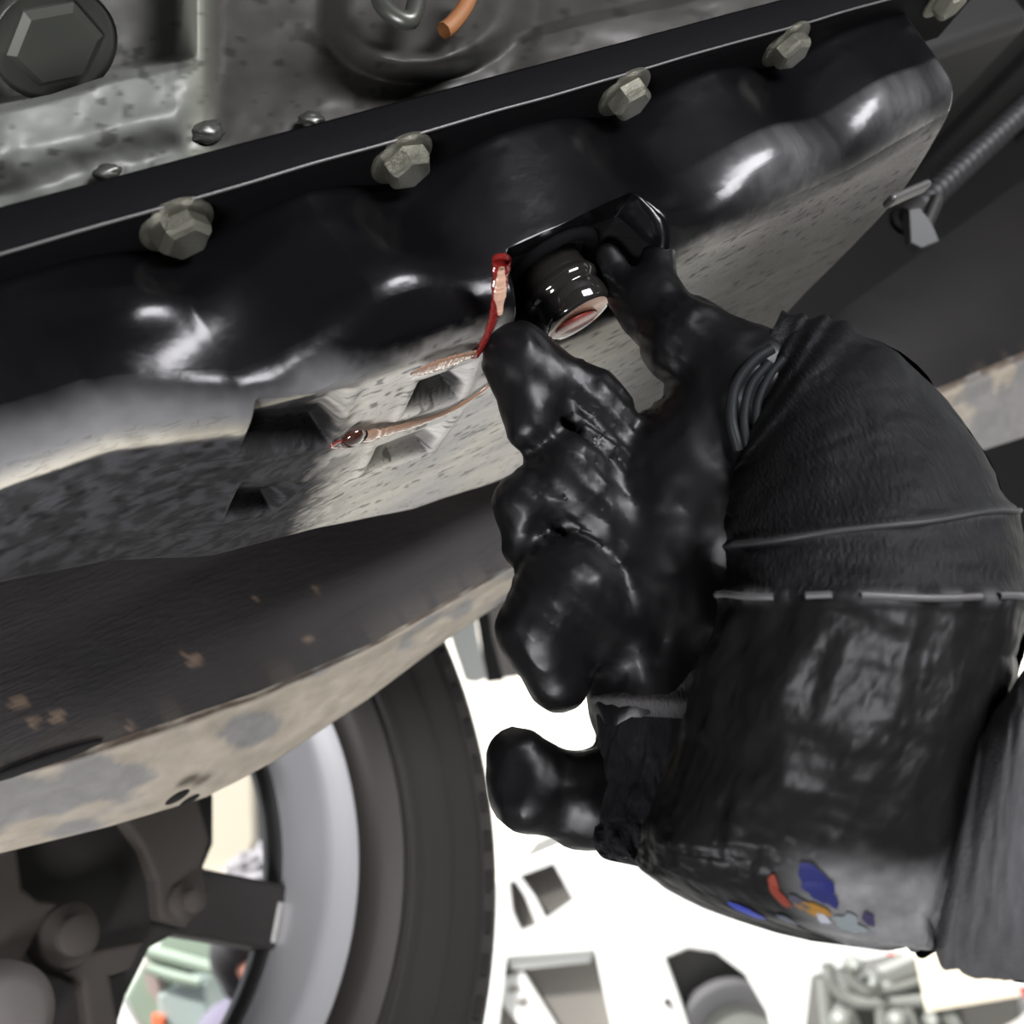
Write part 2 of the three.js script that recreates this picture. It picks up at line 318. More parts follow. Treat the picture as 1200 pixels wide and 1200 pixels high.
function panColor(u, n, w, q) {
  // black enamel on the wall, dust and grime on the underside; q runs along the section (3..4 is the lower corner)
  const streak = fbm(u * 40, w * 160, 1, 4), fine = fbm(u * 260, w * 420, 2, 3), big = fbm(u * 22, w * 22, 4, 4);
  const grey = [.50, .485, .455], beige = [.60, .565, .49], grime = [.013, .013, .0145];
  let b = grey.map((g, k) => lerp(g, beige[k], sm(.35, .7, big)) * (.8 + .4 * streak));
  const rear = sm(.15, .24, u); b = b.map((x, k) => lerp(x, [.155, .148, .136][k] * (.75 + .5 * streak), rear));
  const edge = .030 + (big - .5) * .03 + (fine - .5) * .014;
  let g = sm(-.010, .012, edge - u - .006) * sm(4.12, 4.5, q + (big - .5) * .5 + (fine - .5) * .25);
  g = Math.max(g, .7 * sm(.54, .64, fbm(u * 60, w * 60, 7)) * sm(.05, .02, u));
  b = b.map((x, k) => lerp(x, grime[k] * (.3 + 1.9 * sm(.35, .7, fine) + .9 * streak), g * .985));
  const tick = sm(.69, .77, fbm(u * 210, w * 520, 12, 2)); b = b.map((x) => x * lerp(1, .4, tick));
  const wob = (fbm(u * 34, 4, 6) - .5) * .8, late = sm(.012, .04, u), t = sm(lerp(2.95, 3.55, late), lerp(4.15, 4.4, late), q + wob * .5 + (fine - .5) * .16) * sm(10.6, 9.6, q);  // enamel edge, blended softly to paint in the shading of the curved corner
  const litCorner = sm(4.1, 3.8, q) * sm(.06, .03, u); b = b.map((x, k) => lerp(x, [.17, .17, .172][k] * (.8 + .4 * big), litCorner));  // rounded left corner painted grey as if lit
  const dust = gauss(q - 4.12, .16) * sm(.06, .0, u) * .8; b = b.map((x, k) => lerp(x, [.42, .39, .31][k], dust));
  for (let k = 0; k < 4; k++) { const [d, tn] = pocketAt(k, u, w), m = sm(-.0005, .0012, d) * sm(.52, .66, tn) * (k === 3 ? .6 : .93); b = b.map((x) => lerp(x, .008, m)); }  // slots coloured near-black towards their far edge
  const oily = sm(.080, .090, u) * sm(.162, .154, u) * sm(.054, .048, w); b = b.map((x) => lerp(x, .006, oily));
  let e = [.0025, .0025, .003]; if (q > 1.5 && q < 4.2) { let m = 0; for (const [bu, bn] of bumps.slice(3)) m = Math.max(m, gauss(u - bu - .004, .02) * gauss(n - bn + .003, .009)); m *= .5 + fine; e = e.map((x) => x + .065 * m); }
  return e.map((x, k) => lerp(x, b[k], t));
}
const panT = thing('oil_pan', 'black steel oil pan with bolted flange and grey dusty embossed underside', 'oil pan', car(.1, -.06, .1));
{
  const us = []; for (let u = -.2; u < PANEND; u += u > -.016 && u < .088 ? .0006 : .0017) us.push(u); us.push(PANEND); us.push(PANEND + .0015); us.unshift(-.2015);
  const rows = us.map(panSurface);
  const shell = (j0, j1) => grid(us.length - 1, j1 - j0, (a, b, i, jj) => {
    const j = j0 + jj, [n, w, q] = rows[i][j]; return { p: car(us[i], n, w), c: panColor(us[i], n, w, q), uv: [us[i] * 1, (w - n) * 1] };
  });
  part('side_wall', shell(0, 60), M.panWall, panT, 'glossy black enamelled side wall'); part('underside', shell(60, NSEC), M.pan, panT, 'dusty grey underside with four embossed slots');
  // flange: folded strip with rolled lower lip
  const prof = [[-.0115, .0005], [-.0125, .004], [-.0125, .0115], [-.011, .0135], [.03, .0135], [.03, .0005], [-.004, .0005], [-.0095, -.0008], [-.0115, .0005]];
  const fl = grid(240, prof.length - 1, (a, b, i, j) => { const u = lerp(-.25, .40, a); const k = (fbm(u * 25, 1, 1) - .5) * .0012; return { p: car(u, prof[j][1] + k * .4, prof[j][0] + k), uv: [u, j * .01] }; });
  part('flange', fl.toNonIndexed(), M.blackPaint, panT); 
  const ge = tube(Array.from({ length: 30 }, (_, i) => car(lerp(-.25, .40, i / 29), -.0002 + (fbm(i * .7, 2) - .5) * .0012, -.0118)), .0005, 200, 6);
  part('flange_edge', ge, M.edge, panT, 'thin lighter lower edge of the flange');  // thin lighter line along the lower edge
  const hexG = () => {
    const a = new THREE.LatheGeometry([[0, -.0075], [.0058, -.0075], [.0070, -.0066], [.0076, -.0052], [.0076, -.0015]].map((p) => new THREE.Vector2(...p)), 6).toNonIndexed(); a.computeVertexNormals(); return a;
  };
  const flangeG = new THREE.LatheGeometry([[.006, -.0019], [.0085, -.0019], [.0102, -.0012], [.0104, -.0004], [.0100, 0]].map((p) => new THREE.Vector2(...p)), 36);
  const HX = hexG();
  bolts.forEach((b, i) => {
    const q = carQ.clone().multiply(new THREE.Quaternion().setFromAxisAngle(V(0, 1, 0), .25 + i * .5));
    const m = partAt('bolt', HX, M.bolt, panT, car(b[0], .0004, Math.max(-.002, b[2] + .002)), q); m.scale.setScalar(1.08);
    const f = new THREE.Mesh(flangeG, M.bolt); f.name = 'bolt_flange'; m.add(f);
  });
  // raised weld pad at the rear end of the underside
  const wp = onN(1070, 210, -.056); const gp = new RoundedBoxGeometry(.03, .004, .008, 3, .002); gp.applyQuaternion(carQ); const c0 = car(wp[0] - .01, -.0615, wp[2]); gp.translate(c0.x, c0.y, c0.z);
  part('weld_pad', gp, M.edge, panT);
}

// ---- gearbox housing above the pan
{
  const t = thing('gearbox_housing', 'grey cast aluminium gearbox housing above the black pan flange with a rib', 'gearbox', car(.1, .05, .05));
  const lowerEdge = (x) => lin([[-300, 322], [0, 247], [230, 187], [400, 142], [600, 87], [800, 37], [900, 8], [1300, -110]], x);
  const NX = 260, NY = 150;
  const W = (x, y) => {
    let w = .012;
    const d = lowerEdge(x) - y;      // pixels above the flange
    // left block: shelf facing down, pocket above it
    const left = 1 - sm(205, 235, x + d * .02);
    const pocketTop = lin([[-300, 210], [0, 124], [60, 112], [130, 88], [190, 76], [215, 70]], x);
    const shelf = sm(0, 90, d) * (1 - sm(pocketTop - 6, pocketTop + 6, y) * 0);
    w += left * (-.012 * sm(10, 70, d));
    w += left * .05 * (1 - sm(pocketTop - 10, pocketTop + 8, y)) * 1;
    // vertical rib
    const rx = 228 + (y - 90) * -.03; w -= .010 * gauss(x - rx, 11) * sm(0, 60, d) * (1 - .5 * sm(100, 140, y));
    // right face bevels and boss
    const right = sm(235, 260, x);
    w += right * (.012 * sm(20, 130, d) + .006 * sm(0, 14, d) * 0);
    const bx = (x - 500) / 125, by = (y - 5) / 92, br = bx * bx + by * by + .25 * bx * by;
    w -= .022 * (1 - sm(.45, 1.05, br)) * right;
    // recess over the ledge on the right
    const ledge = lin([[600, 48], [650, 32], [700, 20], [780, 4], [900, -30]], x);
    if (x > 590) w += .045 * sm(600, 625, x) * (1 - sm(ledge - 6, ledge + 4, y));
    if (x > 590) w -= .006 * sm(600, 640, x) * sm(ledge - 6, ledge + 4, y);
    w += (fbm(x / 60, y / 60, 2, 3) - .5) * .006 + (fbm(x / 26, y / 26, 8, 2) - .5) * .0014;
    return w;
  };
  const cols = (x, y) => {
    const n1 = fbm(x / 50, y / 40, 4), n2 = fbm(x / 15, y / 15, 2, 3);
    let c = [.17, .168, .155].map((v) => v * (.65 + .7 * n1) * (.8 + .4 * n2));
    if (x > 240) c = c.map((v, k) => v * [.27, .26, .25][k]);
    const ribc = gauss(x - 228, 12); c = c.map((v, k) => lerp(v, [.30, .31, .25][k], ribc * .7));
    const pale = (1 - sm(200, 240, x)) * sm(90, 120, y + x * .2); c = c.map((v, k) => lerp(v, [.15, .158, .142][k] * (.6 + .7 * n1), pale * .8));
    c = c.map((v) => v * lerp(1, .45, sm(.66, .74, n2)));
    return c;
  };
  const front = (a, b) => { const x = lerp(-320, 1320, a), y0 = lowerEdge(x) + 4, y = lerp(y0, y0 - 560, b ** 1.35); return [x, y]; };
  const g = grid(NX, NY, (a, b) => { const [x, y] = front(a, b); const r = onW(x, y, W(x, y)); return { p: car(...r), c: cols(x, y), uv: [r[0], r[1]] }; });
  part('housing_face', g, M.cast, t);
  const bb = new RoundedBoxGeometry(.95, .17, .16, 2, .01); bb.applyQuaternion(carQ); const cc = car(.14, .115, .175); bb.translate(cc.x, cc.y, cc.z); part('housing_core', bb, M.dark, t);
  // large hex bolt in the pocket, upper left corner
  const axis = CN.clone().negate();
  const hexL = new THREE.LatheGeometry([[0, -.016], [.0125, -.016], [.0150, -.0145], [.0155, -.004], [.0155, .02]].map((p) => new THREE.Vector2(...p)), 6).toNonIndexed(); hexL.computeVertexNormals();
  const bp = onW(52, 36, .012);
  const hm = partAt('housing_bolt', hexL, M.steel, t, car(bp[0], bp[1] + .006, bp[2]), carQ.clone().multiply(new THREE.Quaternion().setFromAxisAngle(V(1, 0, 0), -.15)).multiply(new THREE.Quaternion().setFromAxisAngle(V(0, 1, 0), .52)));
  const wash = new THREE.LatheGeometry([[.01, .0], [.018, -.0005], [.0195, -.002], [.0195, .004], [.01, .004]].map((p) => new THREE.Vector2(...p)), 40); const wm = new THREE.Mesh(wash, M.steel); wm.name = 'washer'; wm.position.y = -.013; hm.add(wm);
  // small nubs added for the glints and drips on the casting's lower border
  for (const [x, y, r] of [[243, 154, .0042], [365, 141, .0036], [125, 202, .003]]) { const k = onW(x, y, W(x, y) - .003); const s = new THREE.SphereGeometry(r, 24, 16), sp = s.attributes.position; for (let i = 0; i < sp.count; i++) { const k = .7 + .7 * fbm(sp.getX(i) * 500 + x, sp.getY(i) * 500, sp.getZ(i) * 500, 2); sp.setXYZ(i, sp.getX(i) * k * 1.3, sp.getY(i) * k * .8, sp.getZ(i) * k * .6); } s.computeVertexNormals(); s.applyQuaternion(carQ); const p = car(...k); s.translate(p.x, p.y, p.z); part('glint_nub', s, M.steel, t); }
  // wires hanging on the boss
  const wire = (pts, r, m) => part('wire', tube(pts.map(([x, y]) => car(...onW(x, y, -.016))), r, 30, 8), m, t);
  wire([[440, -30], [452, 10], [478, 24], [492, -20]], .0032, M.steel);
  wire([[560, -30], [545, 8], [528, 30], [520, 36]], .0028, mat({ color: rgb(.22, .09, .03), roughness: .6 }));
}

// ---- frame rail behind the pan
{
  const t = thing('frame_rail', 'dark brown frame rail with dirty beige lower flange behind the oil pan', 'frame rail', car(.2, -.1, .33));
  const A = [[0, 905], [95, 880], [300, 812], [440, 752], [600, 662], [1100, 455], [1200, 412]].map(([x, y]) => onW(x, y, .31)), nA = A.map((a) => [a[0], a[1]]); nA.unshift([-.3, -.03]); nA.push([1.15, -.19]);
  const B = [[0, 1000], [130, 968], [240, 935], [320, 893], [430, 820], [520, 752], [590, 705], [1200, 512]].map(([x, y]) => onW(x, y, .345)), nB = B.map((a) => [a[0], a[1]]); nB.unshift([-.3, -.09]); nB.push([1.15, -.27]);
  const U = (a) => lerp(-.24, 1.1, a);
  const top = [[-.24, .14], [.1, .1], [.3, -.0], [.54, -.038], [.70, -.02], [.85, -.002], [1.1, .02]];
  const chips = [[65, 838, .005], [228, 772, .0042], [362, 748, .0035], [372, 690, .003], [22, 822, .005], [40, 842, .004], [215, 765, .002], [150, 848, .003], [300, 700, .002], [420, 720, .002]].map(([x, y, c]) => { const r = onW(x, y, .302); return [r[0], r[1], c]; });
  const side = grid(620, 60, (a, b) => {
    const u = U(a), nb = lin(nA, u), nt = lin(top, u), n = lerp(nb, nt, b), r = fbm(u * 18, n * 30, 3), f = fbm(u * 220, n * 220, 5, 3);
    const w = .31 - .010 * Math.sin(Math.PI * Math.min(1, b * 1.0)) + (fbm(u * 8, n * 8, 1) - .5) * .004;
    let c = [.013, .0108, .0098].map((v) => v * (.5 + 1.1 * r) * lerp(1, .45, sm(.3, .5, u)));
    let chip = 0; for (const [cu, cn, cs] of chips) chip = Math.max(chip, sm(.50, .66, gauss(Math.hypot((u - cu) * .7, n - cn), cs * .62) * (.45 + .9 * f))); c = c.map((v, k) => lerp(v, [.16, .11, .075][k], chip * .8));
    const low = sm(.10, .0, b) * sm(.4, .6, fbm(u * 90, 3, 8)); c = c.map((v, k) => lerp(v, [.20, .155, .11][k], low * .12));
    return { p: car(u, n, w), c, uv: [u * 3, n * 3] };
  });
  part('rail_side', side, M.railSide, t);
  const lip = grid(420, 30, (a, b) => {
    const u = U(a), n0 = lin(nA, u), n1 = lin(nB, u), k = b; let w = lerp(.31, .345, k), n = lerp(n0, n1, k);
    w -= .006 * sm(0, .12, k) * (1 - sm(.12, .3, k)); n -= .002 * Math.sin(Math.PI * k);
    const r = fbm(u * 24, k * 2.2, 3, 5), f = fbm(u * 110, k * 9, 6, 4);
    let c = [.33, .29, .23].map((v) => v * (.75 + .5 * f)); const bare = sm(.48, .56, r + .10 * (f - .5) + .10 * gauss(k - .35, .25)); c = c.map((v, q) => lerp(v, [.17, .17, .165][q] * (.8 + .4 * f), bare * .85));
    const rim = sm(.14, .04, k) * sm(.35, .6, f); c = c.map((v, q) => lerp(v, [.10, .075, .055][q], rim));
    w += (r - .5) * .004;
    return { p: car(u, n, w), c, uv: [u * 3, k * .2] };
  });
  part('bottom_flange', lip, M.railLip, t, 'flange crusted with beige dried mud');
  const back = grid(60, 1, (a, b) => { const u = U(a); return { p: car(u, b ? lin(top, u) : lin(nB, u), b ? .365 : .347), c: [.02, .018, .016] }; });
  part('rail_back', back, M.railSide, t);
  for (const u of [-.24, 1.1]) part('rail_end', grid(1, 1, (a, b) => ({ p: car(u, b ? lin(top, u) : lin(nA, u) - .01, lerp(.31, .365, a)), c: [.02, .018, .016] })), M.railSide, t);
  const topg = grid(60, 1, (a, b) => { const u = U(a); return { p: car(u, lin(top, u), b ? .365 : .309), c: [.02, .018, .016] }; });
  part('rail_top', topg, M.railSide, t);
  // slots and holes in the flange
  const hole = (x, y, a, b, rot) => { const r = onW(x, y, .326), g = new THREE.SphereGeometry(1, 24, 12); g.scale(a, b, .003); g.rotateZ(rot); g.applyQuaternion(carQ); const p = car(...r); g.translate(p.x, p.y, p.z); part('drain_hole', g, M.slot, t); };
  hole(333, 828, .009, .0022, .0); hole(208, 934, .007, .002, .02); hole(222, 938, .006, .0015, .02);
  const s = onW(48, 893, .309), g = new THREE.SphereGeometry(1, 30, 12); g.scale(.030, .0032, .004); g.rotateZ(-.16); g.applyQuaternion(carQ); const p = car(...s); g.translate(p.x, p.y, p.z); part('slot', g, M.slot, t, 'long dark gap along the flange');
}
// ---- corrugated hose and bracket in the dark gap
{
  const t = thing('corrugated_hose', 'thin black corrugated hose in the gap between oil pan and frame rail', 'hose', at(1130, 190, .75));
  const a = at(1062, 256, .74), b = at(1230, 100, .82), dir = b.clone().sub(a), L = dir.length(), q = new THREE.Quaternion().setFromUnitVectors(V(0, 1, 0), dir.clone().normalize());
  const pr = []; const N = 26; for (let i = 0; i <= N * 4; i++) { const y = i / (N * 4) * L; pr.push(new THREE.Vector2(.0085 + .0022 * Math.cos(i / 4 * Math.PI * 2), y)); }
  const g = new THREE.LatheGeometry(pr, 20); g.applyQuaternion(q); g.translate(a.x, a.y, a.z);
  part('hose_tube', g, mat({ color: rgb(.035, .035, .036), roughness: .5 }), t);
  const cap = tube([a.clone().addScaledVector(dir, -.02), a.clone().addScaledVector(dir, .06)], .0115, 6, 20); part('hose_clamp', cap, M.dark, t);
}
{
  const t = thing('bracket_tab', 'small dark triangular bracket hanging in the gap beside the frame rail', 'bracket', at(1080, 270, .74));
  const pts = [[1066, 246], [1078, 244], [1092, 262], [1100, 282], [1080, 290], [1068, 284]], d = .69;
  const c = pts.map(([x, y]) => at(x, y, d)), cb = pts.map(([x, y]) => at(x, y, d).addScaledVector(FWD, .012)), pos = [], all = [...c, ...cb], n = pts.length;
  const tri = (i, j, k) => [i, j, k].forEach((q) => pos.push(...all[q].toArray()));
  for (let i = 1; i < n - 1; i++) { tri(0, i, i + 1); tri(n, n + i + 1, n + i); } for (let i = 0; i < n; i++) { const j = (i + 1) % n; tri(i, n + i, j); tri(j, n + i, n + j); }
  const g = new THREE.BufferGeometry(); g.setAttribute('position', new THREE.Float32BufferAttribute(pos, 3)); g.computeVertexNormals();
  part('tab', g, mat({ color: rgb(.016, .018, .018), roughness: .5 }), t);
  part('stem', tube([at(1085, 262, d + .008), at(1098, 232, d + .012)], .005, 8, 10), M.dark, t);
}

// ================================================================ FRONT WHEEL
{
  const C = camToWorld(-.258, -.234, .675), m = cvec(Math.sin(-.902) * Math.cos(-.284), Math.sin(-.284), Math.cos(-.902) * Math.cos(-.284));
  const Q = new THREE.Quaternion().setFromUnitVectors(V(0, 0, 1), m), inv = Q.clone().invert();
  const locW = (px, py, z) => { const r = rayOf(px, py), p0 = C.clone().addScaledVector(m, z), t = p0.clone().sub(camera.position).dot(m) / r.dot(m); return camera.position.clone().addScaledVector(r, t).sub(C).applyQuaternion(inv); };
  const t = new THREE.Group(); t.name = 'front_wheel'; t.position.copy(C); t.quaternion.copy(Q); scene.add(t);
  t.userData = { label: 'front wheel with worn black tyre and grey alloy barrel under the frame rail', category: 'wheel' };
  const add = (name, g, mt, parent = t, label) => { const o = new THREE.Mesh(g, mt); o.name = name; o.castShadow = o.receiveShadow = true; parent.add(o); if (label) o.userData.label = label; return o; };
  const lathe = (pts, n = 160) => { const g = new THREE.LatheGeometry(pts.map(([r, z]) => new THREE.Vector2(r, z)), n); g.rotateX(Math.PI / 2); return g; };   // y -> z
  const pr = [[.238, .012], [.243, .002], [.2545, .006], [.258, -.004], [.262, -.006], [.268, -.0045], [.272, -.0065], [.300, -.010], [.302, -.012], [.305, -.010], [.33, -.008], [.345, -.004], [.3465, -.007], [.349, -.006], [.354, -.003], [.368, .001], [.379, .008], [.3855, .02], [.3875, .06], [.383, .062], [.383, .07], [.388, .072], [.389, .115], [.384, .117], [.384, .122], [.386, .124], [.382, .14], [.370, .155], [.34, .166], [.30, .17], [.26, .164], [.244, .15]];
  const tyre = add('tyre', lathe(pr), M.rubber);
  const lug = new RoundedBoxGeometry(.020, .018, .016, 2, .003), rim2 = new RoundedBoxGeometry(.014, .017, .05, 2, .003);
  for (let i = 0; i < 64; i++) {
    const a = i / 64 * Math.PI * 2, l = add('shoulder_lug', lug, M.rubber, tyre); l.position.set(Math.cos(a) * .357, Math.sin(a) * .357, .0015); l.rotation.set(0, 0, a); l.rotateY(-.75);
    const k = add('tread_block', rim2, M.rubber, tyre); k.position.set(Math.cos(a + .04) * .3775, Math.sin(a + .04) * .3775, .045); k.rotation.set(0, 0, a + .04);
  }
  const rim = add('rim', lathe([[.236, .014], [.230, .022], [.2245, .04], [.217, .046], [.2145, .06], [.2145, .128], [.225, .142], [.2400, .148], [.244, .144], [.2435, .135], [.226, .11], [.222, .06]]), M.alloy);
  add('rim_lip', lathe([[.2525, .006], [.2515, -.004], [.249, -.003], [.244, .001], [.236, .006], [.2285, .014], [.2265, .026], [.2285, .03]]), M.lipSteel, t, 'dull brown inner rim lip');
  add('barrel_edge', lathe([[.2145, .116], [.2105, .118], [.2085, .128], [.2105, .140], [.224, .147], [.2395, .151]]), M.dark, t);
  // spokes
  const tip = locW(312, 1078, .13), a0 = Math.atan2(tip.y, tip.x);
  for (let i = 0; i < 5; i++) {
    const s = new THREE.Shape([[.03, -.035], [.10, -.021], [.212, -.024], [.212, .020], [.10, .021], [.03, .035]].map((p) => new THREE.Vector2(...p)));
    const g = new THREE.ExtrudeGeometry(s, { depth: .028, bevelEnabled: true, bevelSize: .005, bevelThickness: .005, bevelSegments: 3 }); g.translate(0, 0, .115);
    const sp = add('spoke', g, M.brake); sp.rotation.z = a0 + i * Math.PI * 2 / 5;
  }
  add('hub', lathe([[0, .10], [.05, .10], [.066, .108], [.072, .125], [.072, .15], [0, .15]], 60), M.brake);
  const bw = new RoundedBoxGeometry(.007, .034, .018, 2, .002), w = add('balance_weight', bw, M.weight, rim, 'pale adhesive balance weight'); { const p = locW(313, 1080, .118), a = Math.atan2(p.y, p.x); w.position.set(Math.cos(a) * .2105, Math.sin(a) * .2105, .118); w.rotation.z = a; }

  // brake caliper and knuckle, nearer than the spokes
  const b = new THREE.Group(); b.name = 'brake_caliper'; b.position.copy(C); b.quaternion.copy(Q); scene.add(b);
  b.userData = { label: 'dark dusty brake caliper and hub carrier inside the front wheel', category: 'brake' };
  const poly = (px, z, depth, bev = .004) => { const s = new THREE.Shape(px.map(([x, y]) => { const v = locW(x, y, z); return new THREE.Vector2(v.x, v.y); })); const g = new THREE.ExtrudeGeometry(s, { depth, bevelEnabled: true, bevelSize: bev, bevelThickness: bev, bevelSegments: 3 }); g.translate(0, 0, z); return g; };
  const Z = .075;
  add('caliper_body', poly([[-60, 930], [230, 905], [243, 935], [243, 988], [231, 1016], [238, 1042], [214, 1082], [170, 1106], [140, 1165], [118, 1240], [-60, 1240]], Z, .03), M.brake, b);
  add('bracket_arm', poly([[140, 950], [222, 925], [238, 985], [228, 1015], [234, 1042], [215, 1078], [190, 1072], [186, 1030], [170, 990]], Z - .014, .012), M.brakeDust, b);
  add('carrier_web', poly([[-30, 975], [10, 985], [18, 1045], [40, 1062], [66, 1062], [40, 1085], [20, 1120], [8, 1150], [-30, 1160]], Z - .016, .014), M.brakeDust, b);
  add('lower_web', poly([[60, 1132], [120, 1118], [160, 1108], [148, 1130], [120, 1140], [132, 1210], [110, 1235], [100, 1145]], Z - .012, .010), M.brakeDust, b);
  for (const [x, y, r] of [[80, 1096, .022], [216, 1056, .0145]]) { const p = locW(x, y, Z - .02), g = lathe([[0, -.018], [r * .55, -.018], [r * .62, -.012], [r * .62, -.006], [r * .9, -.005], [r, .0], [r, .03]], 40), o = add('slide_pin', g, M.brakeDust, b); o.position.copy(p); }
  const hp = locW(2, 1192, Z - .03), hd = add('hub_cover', lathe([[0, -.014], [.02, -.013], [.032, -.004], [.035, .02]], 48), M.hub, b, 'pale grey round hub cover'); hd.position.copy(hp);
}

// ---- pale upright of unknown kind beyond the tyre, top
{
  const t = thing('pale_bar', 'pale grey upright track with dark slot, seen between tyre top and glove', 'bar', at(560, 770, 3));
  const P = (px, d, th, m, name) => { const c = px.map(([x, y]) => at(x, y, d)), cb = px.map(([x, y]) => at(x, y, d + th)), pos = [], all = [...c, ...cb], n = px.length; const tri = (i, j, k) => [i, j, k].forEach((q) => pos.push(...all[q].toArray())); for (let i = 1; i < n - 1; i++) { tri(0, i, i + 1); tri(n, n + i + 1, n + i); } for (let i = 0; i < n; i++) { const j = (i + 1) % n; tri(i, n + i, j); tri(j, n + i, n + j); } const g = new THREE.BufferGeometry(); g.setAttribute('position', new THREE.Float32BufferAttribute(pos, 3)); g.computeVertexNormals(); return part(name, g, m, t); };
  P([[515, 705], [552, 685], [560, 745], [571, 795], [558, 800], [545, 798], [532, 760]], 3.0, .08, mat({ color: rgb(.36, .38, .38), roughness: .5 }), 'front_plate');
  P([[553, 690], [585, 660], [590, 798], [570, 800]], 3.05, .02, M.dark, 'slot_plate');
  P([[570, 690], [615, 670], [625, 790], [590, 795], [577, 745]], 2.9, .08, mat({ color: rgb(.14, .135, .13), roughness: .6 }), 'rear_plate');
}

// ================================================================ DRAIN PLUG AND OIL
{
  const c = onN(679, 373, -.061), t = thing('drain_plug', 'black oily drain plug with cream and red wet end face held in the glove', 'drain plug', car(c[0], -.061, c[2]));
  const o = car(c[0], -.061, c[2]);
  const pl = (pts, n = 64) => { const g = new THREE.LatheGeometry(pts.map((p) => new THREE.Vector2(...p)), n); g.applyQuaternion(carQ); g.translate(o.x, o.y, o.z); return g; };
  part('plug_body', pl([[.0115, .0005], [.0128, -.0002], [.0140, .0012], [.0143, .005], [.0138, .0085], [.0132, .0095], [.0145, .0105], [.0152, .0125], [.0145, .0145], [.0135, .016], [.0135, .026], [0, .026]]), M.plug, t);
  part('end_face', pl([[0, .0016], [.006, .0012], [.0105, .0004], [.0122, .0002]]), M.cream, t, 'cream coloured wet end face');
  const rg = new THREE.SphereGeometry(1, 30, 16); rg.scale(.0098, .0012, .0060); rg.rotateY(.1); rg.translate(.0008, .0001, -.0036); rg.applyQuaternion(carQ); rg.translate(o.x, o.y, o.z); part('oil_film', rg, M.red, t, 'red oil smeared across the face');
  // boss ring in the notch above
  const bz = car(c[0], -.038, c[2]), g2 = new THREE.TorusGeometry(.0195, .003, 16, 60); g2.rotateX(Math.PI / 2); g2.applyQuaternion(carQ); g2.translate(bz.x, bz.y, bz.z); part('drain_boss', g2, M.blackPaint, panT);
}
function strand(px, N, radii, flat = .6) {
  const pts = px.map(([x, y, dn = 0]) => { const r = onN(x, y, N); return car(r[0], N + dn, r[2]); }), cv = new THREE.CatmullRomCurve3(pts), n = 90;
  const fr = cv.computeFrenetFrames(n);
  return grid(n, 14, (a, b, i) => { const p = cv.getPointAt(a), r = lin(radii, a) * (.8 + .45 * fbm(a * 22, 3, 1)), th = b * Math.PI * 2; const T = fr.tangents[i], S = V().crossVectors(CN, T).normalize(); return { p: p.addScaledVector(S, Math.cos(th) * r).addScaledVector(CN, Math.sin(th) * r * flat) }; });
}
{
  const t = thing('oil_trickle', 'red oil trickling from drain notch across pale pan beside the glove fingertip', 'oil', car(...onN(560, 410, -.063)));
  part('red_stream', strand([[612, 340, .012], [596, 362, .006], [580, 384, .002], [566, 402], [556, 416]], -.0605, [[0, .0042], [.3, .0026], [.7, .0015], [1, .0022]]), M.redOil, t);
  part('thin_film', strand([[556, 414], [540, 420], [520, 426], [498, 433], [482, 438]], -.0622, [[0, .0022], [.4, .0036], [.8, .0034], [1, .0008]], .25), M.oil, t, 'clear glossy film');
  part('cream_drip', strand([[606, 342, .009], [598, 358, .006], [590, 374, .002]], -.0615, [[0, .0012], [.5, .0024], [1, .0008]], .5), M.cream, t);
}
{
  const t = thing('oil_run', 'long brown glossy oil run along pan edge past the embossed slots, ending in a bead', 'oil', car(...onN(500, 490, -.063)));
  part('run', strand([[580, 446], [560, 462], [530, 480], [495, 494], [460, 504], [432, 511], [424, 512]], -.0625, [[0, .0011], [.4, .0017], [.75, .0025], [.93, .0034], [1, .003]], .5), M.oil, t);
  const b = onN(414, 513, -.0625), g = new THREE.SphereGeometry(1, 24, 16); g.scale(.0046, .0026, .005); g.applyQuaternion(carQ); const p = car(...b); g.translate(p.x, p.y, p.z); part('bead', g, mat({ color: rgb(.035, .012, .008), roughness: .08, clearcoat: 1 }), t, 'dark bead of oil at the end');
  part('tail', strand([[404, 515], [392, 520], [388, 523], [398, 525], [412, 524]], -.0622, [[0, .0008], [.5, .0007], [1, .0003]], .5), M.redOil, t);
}

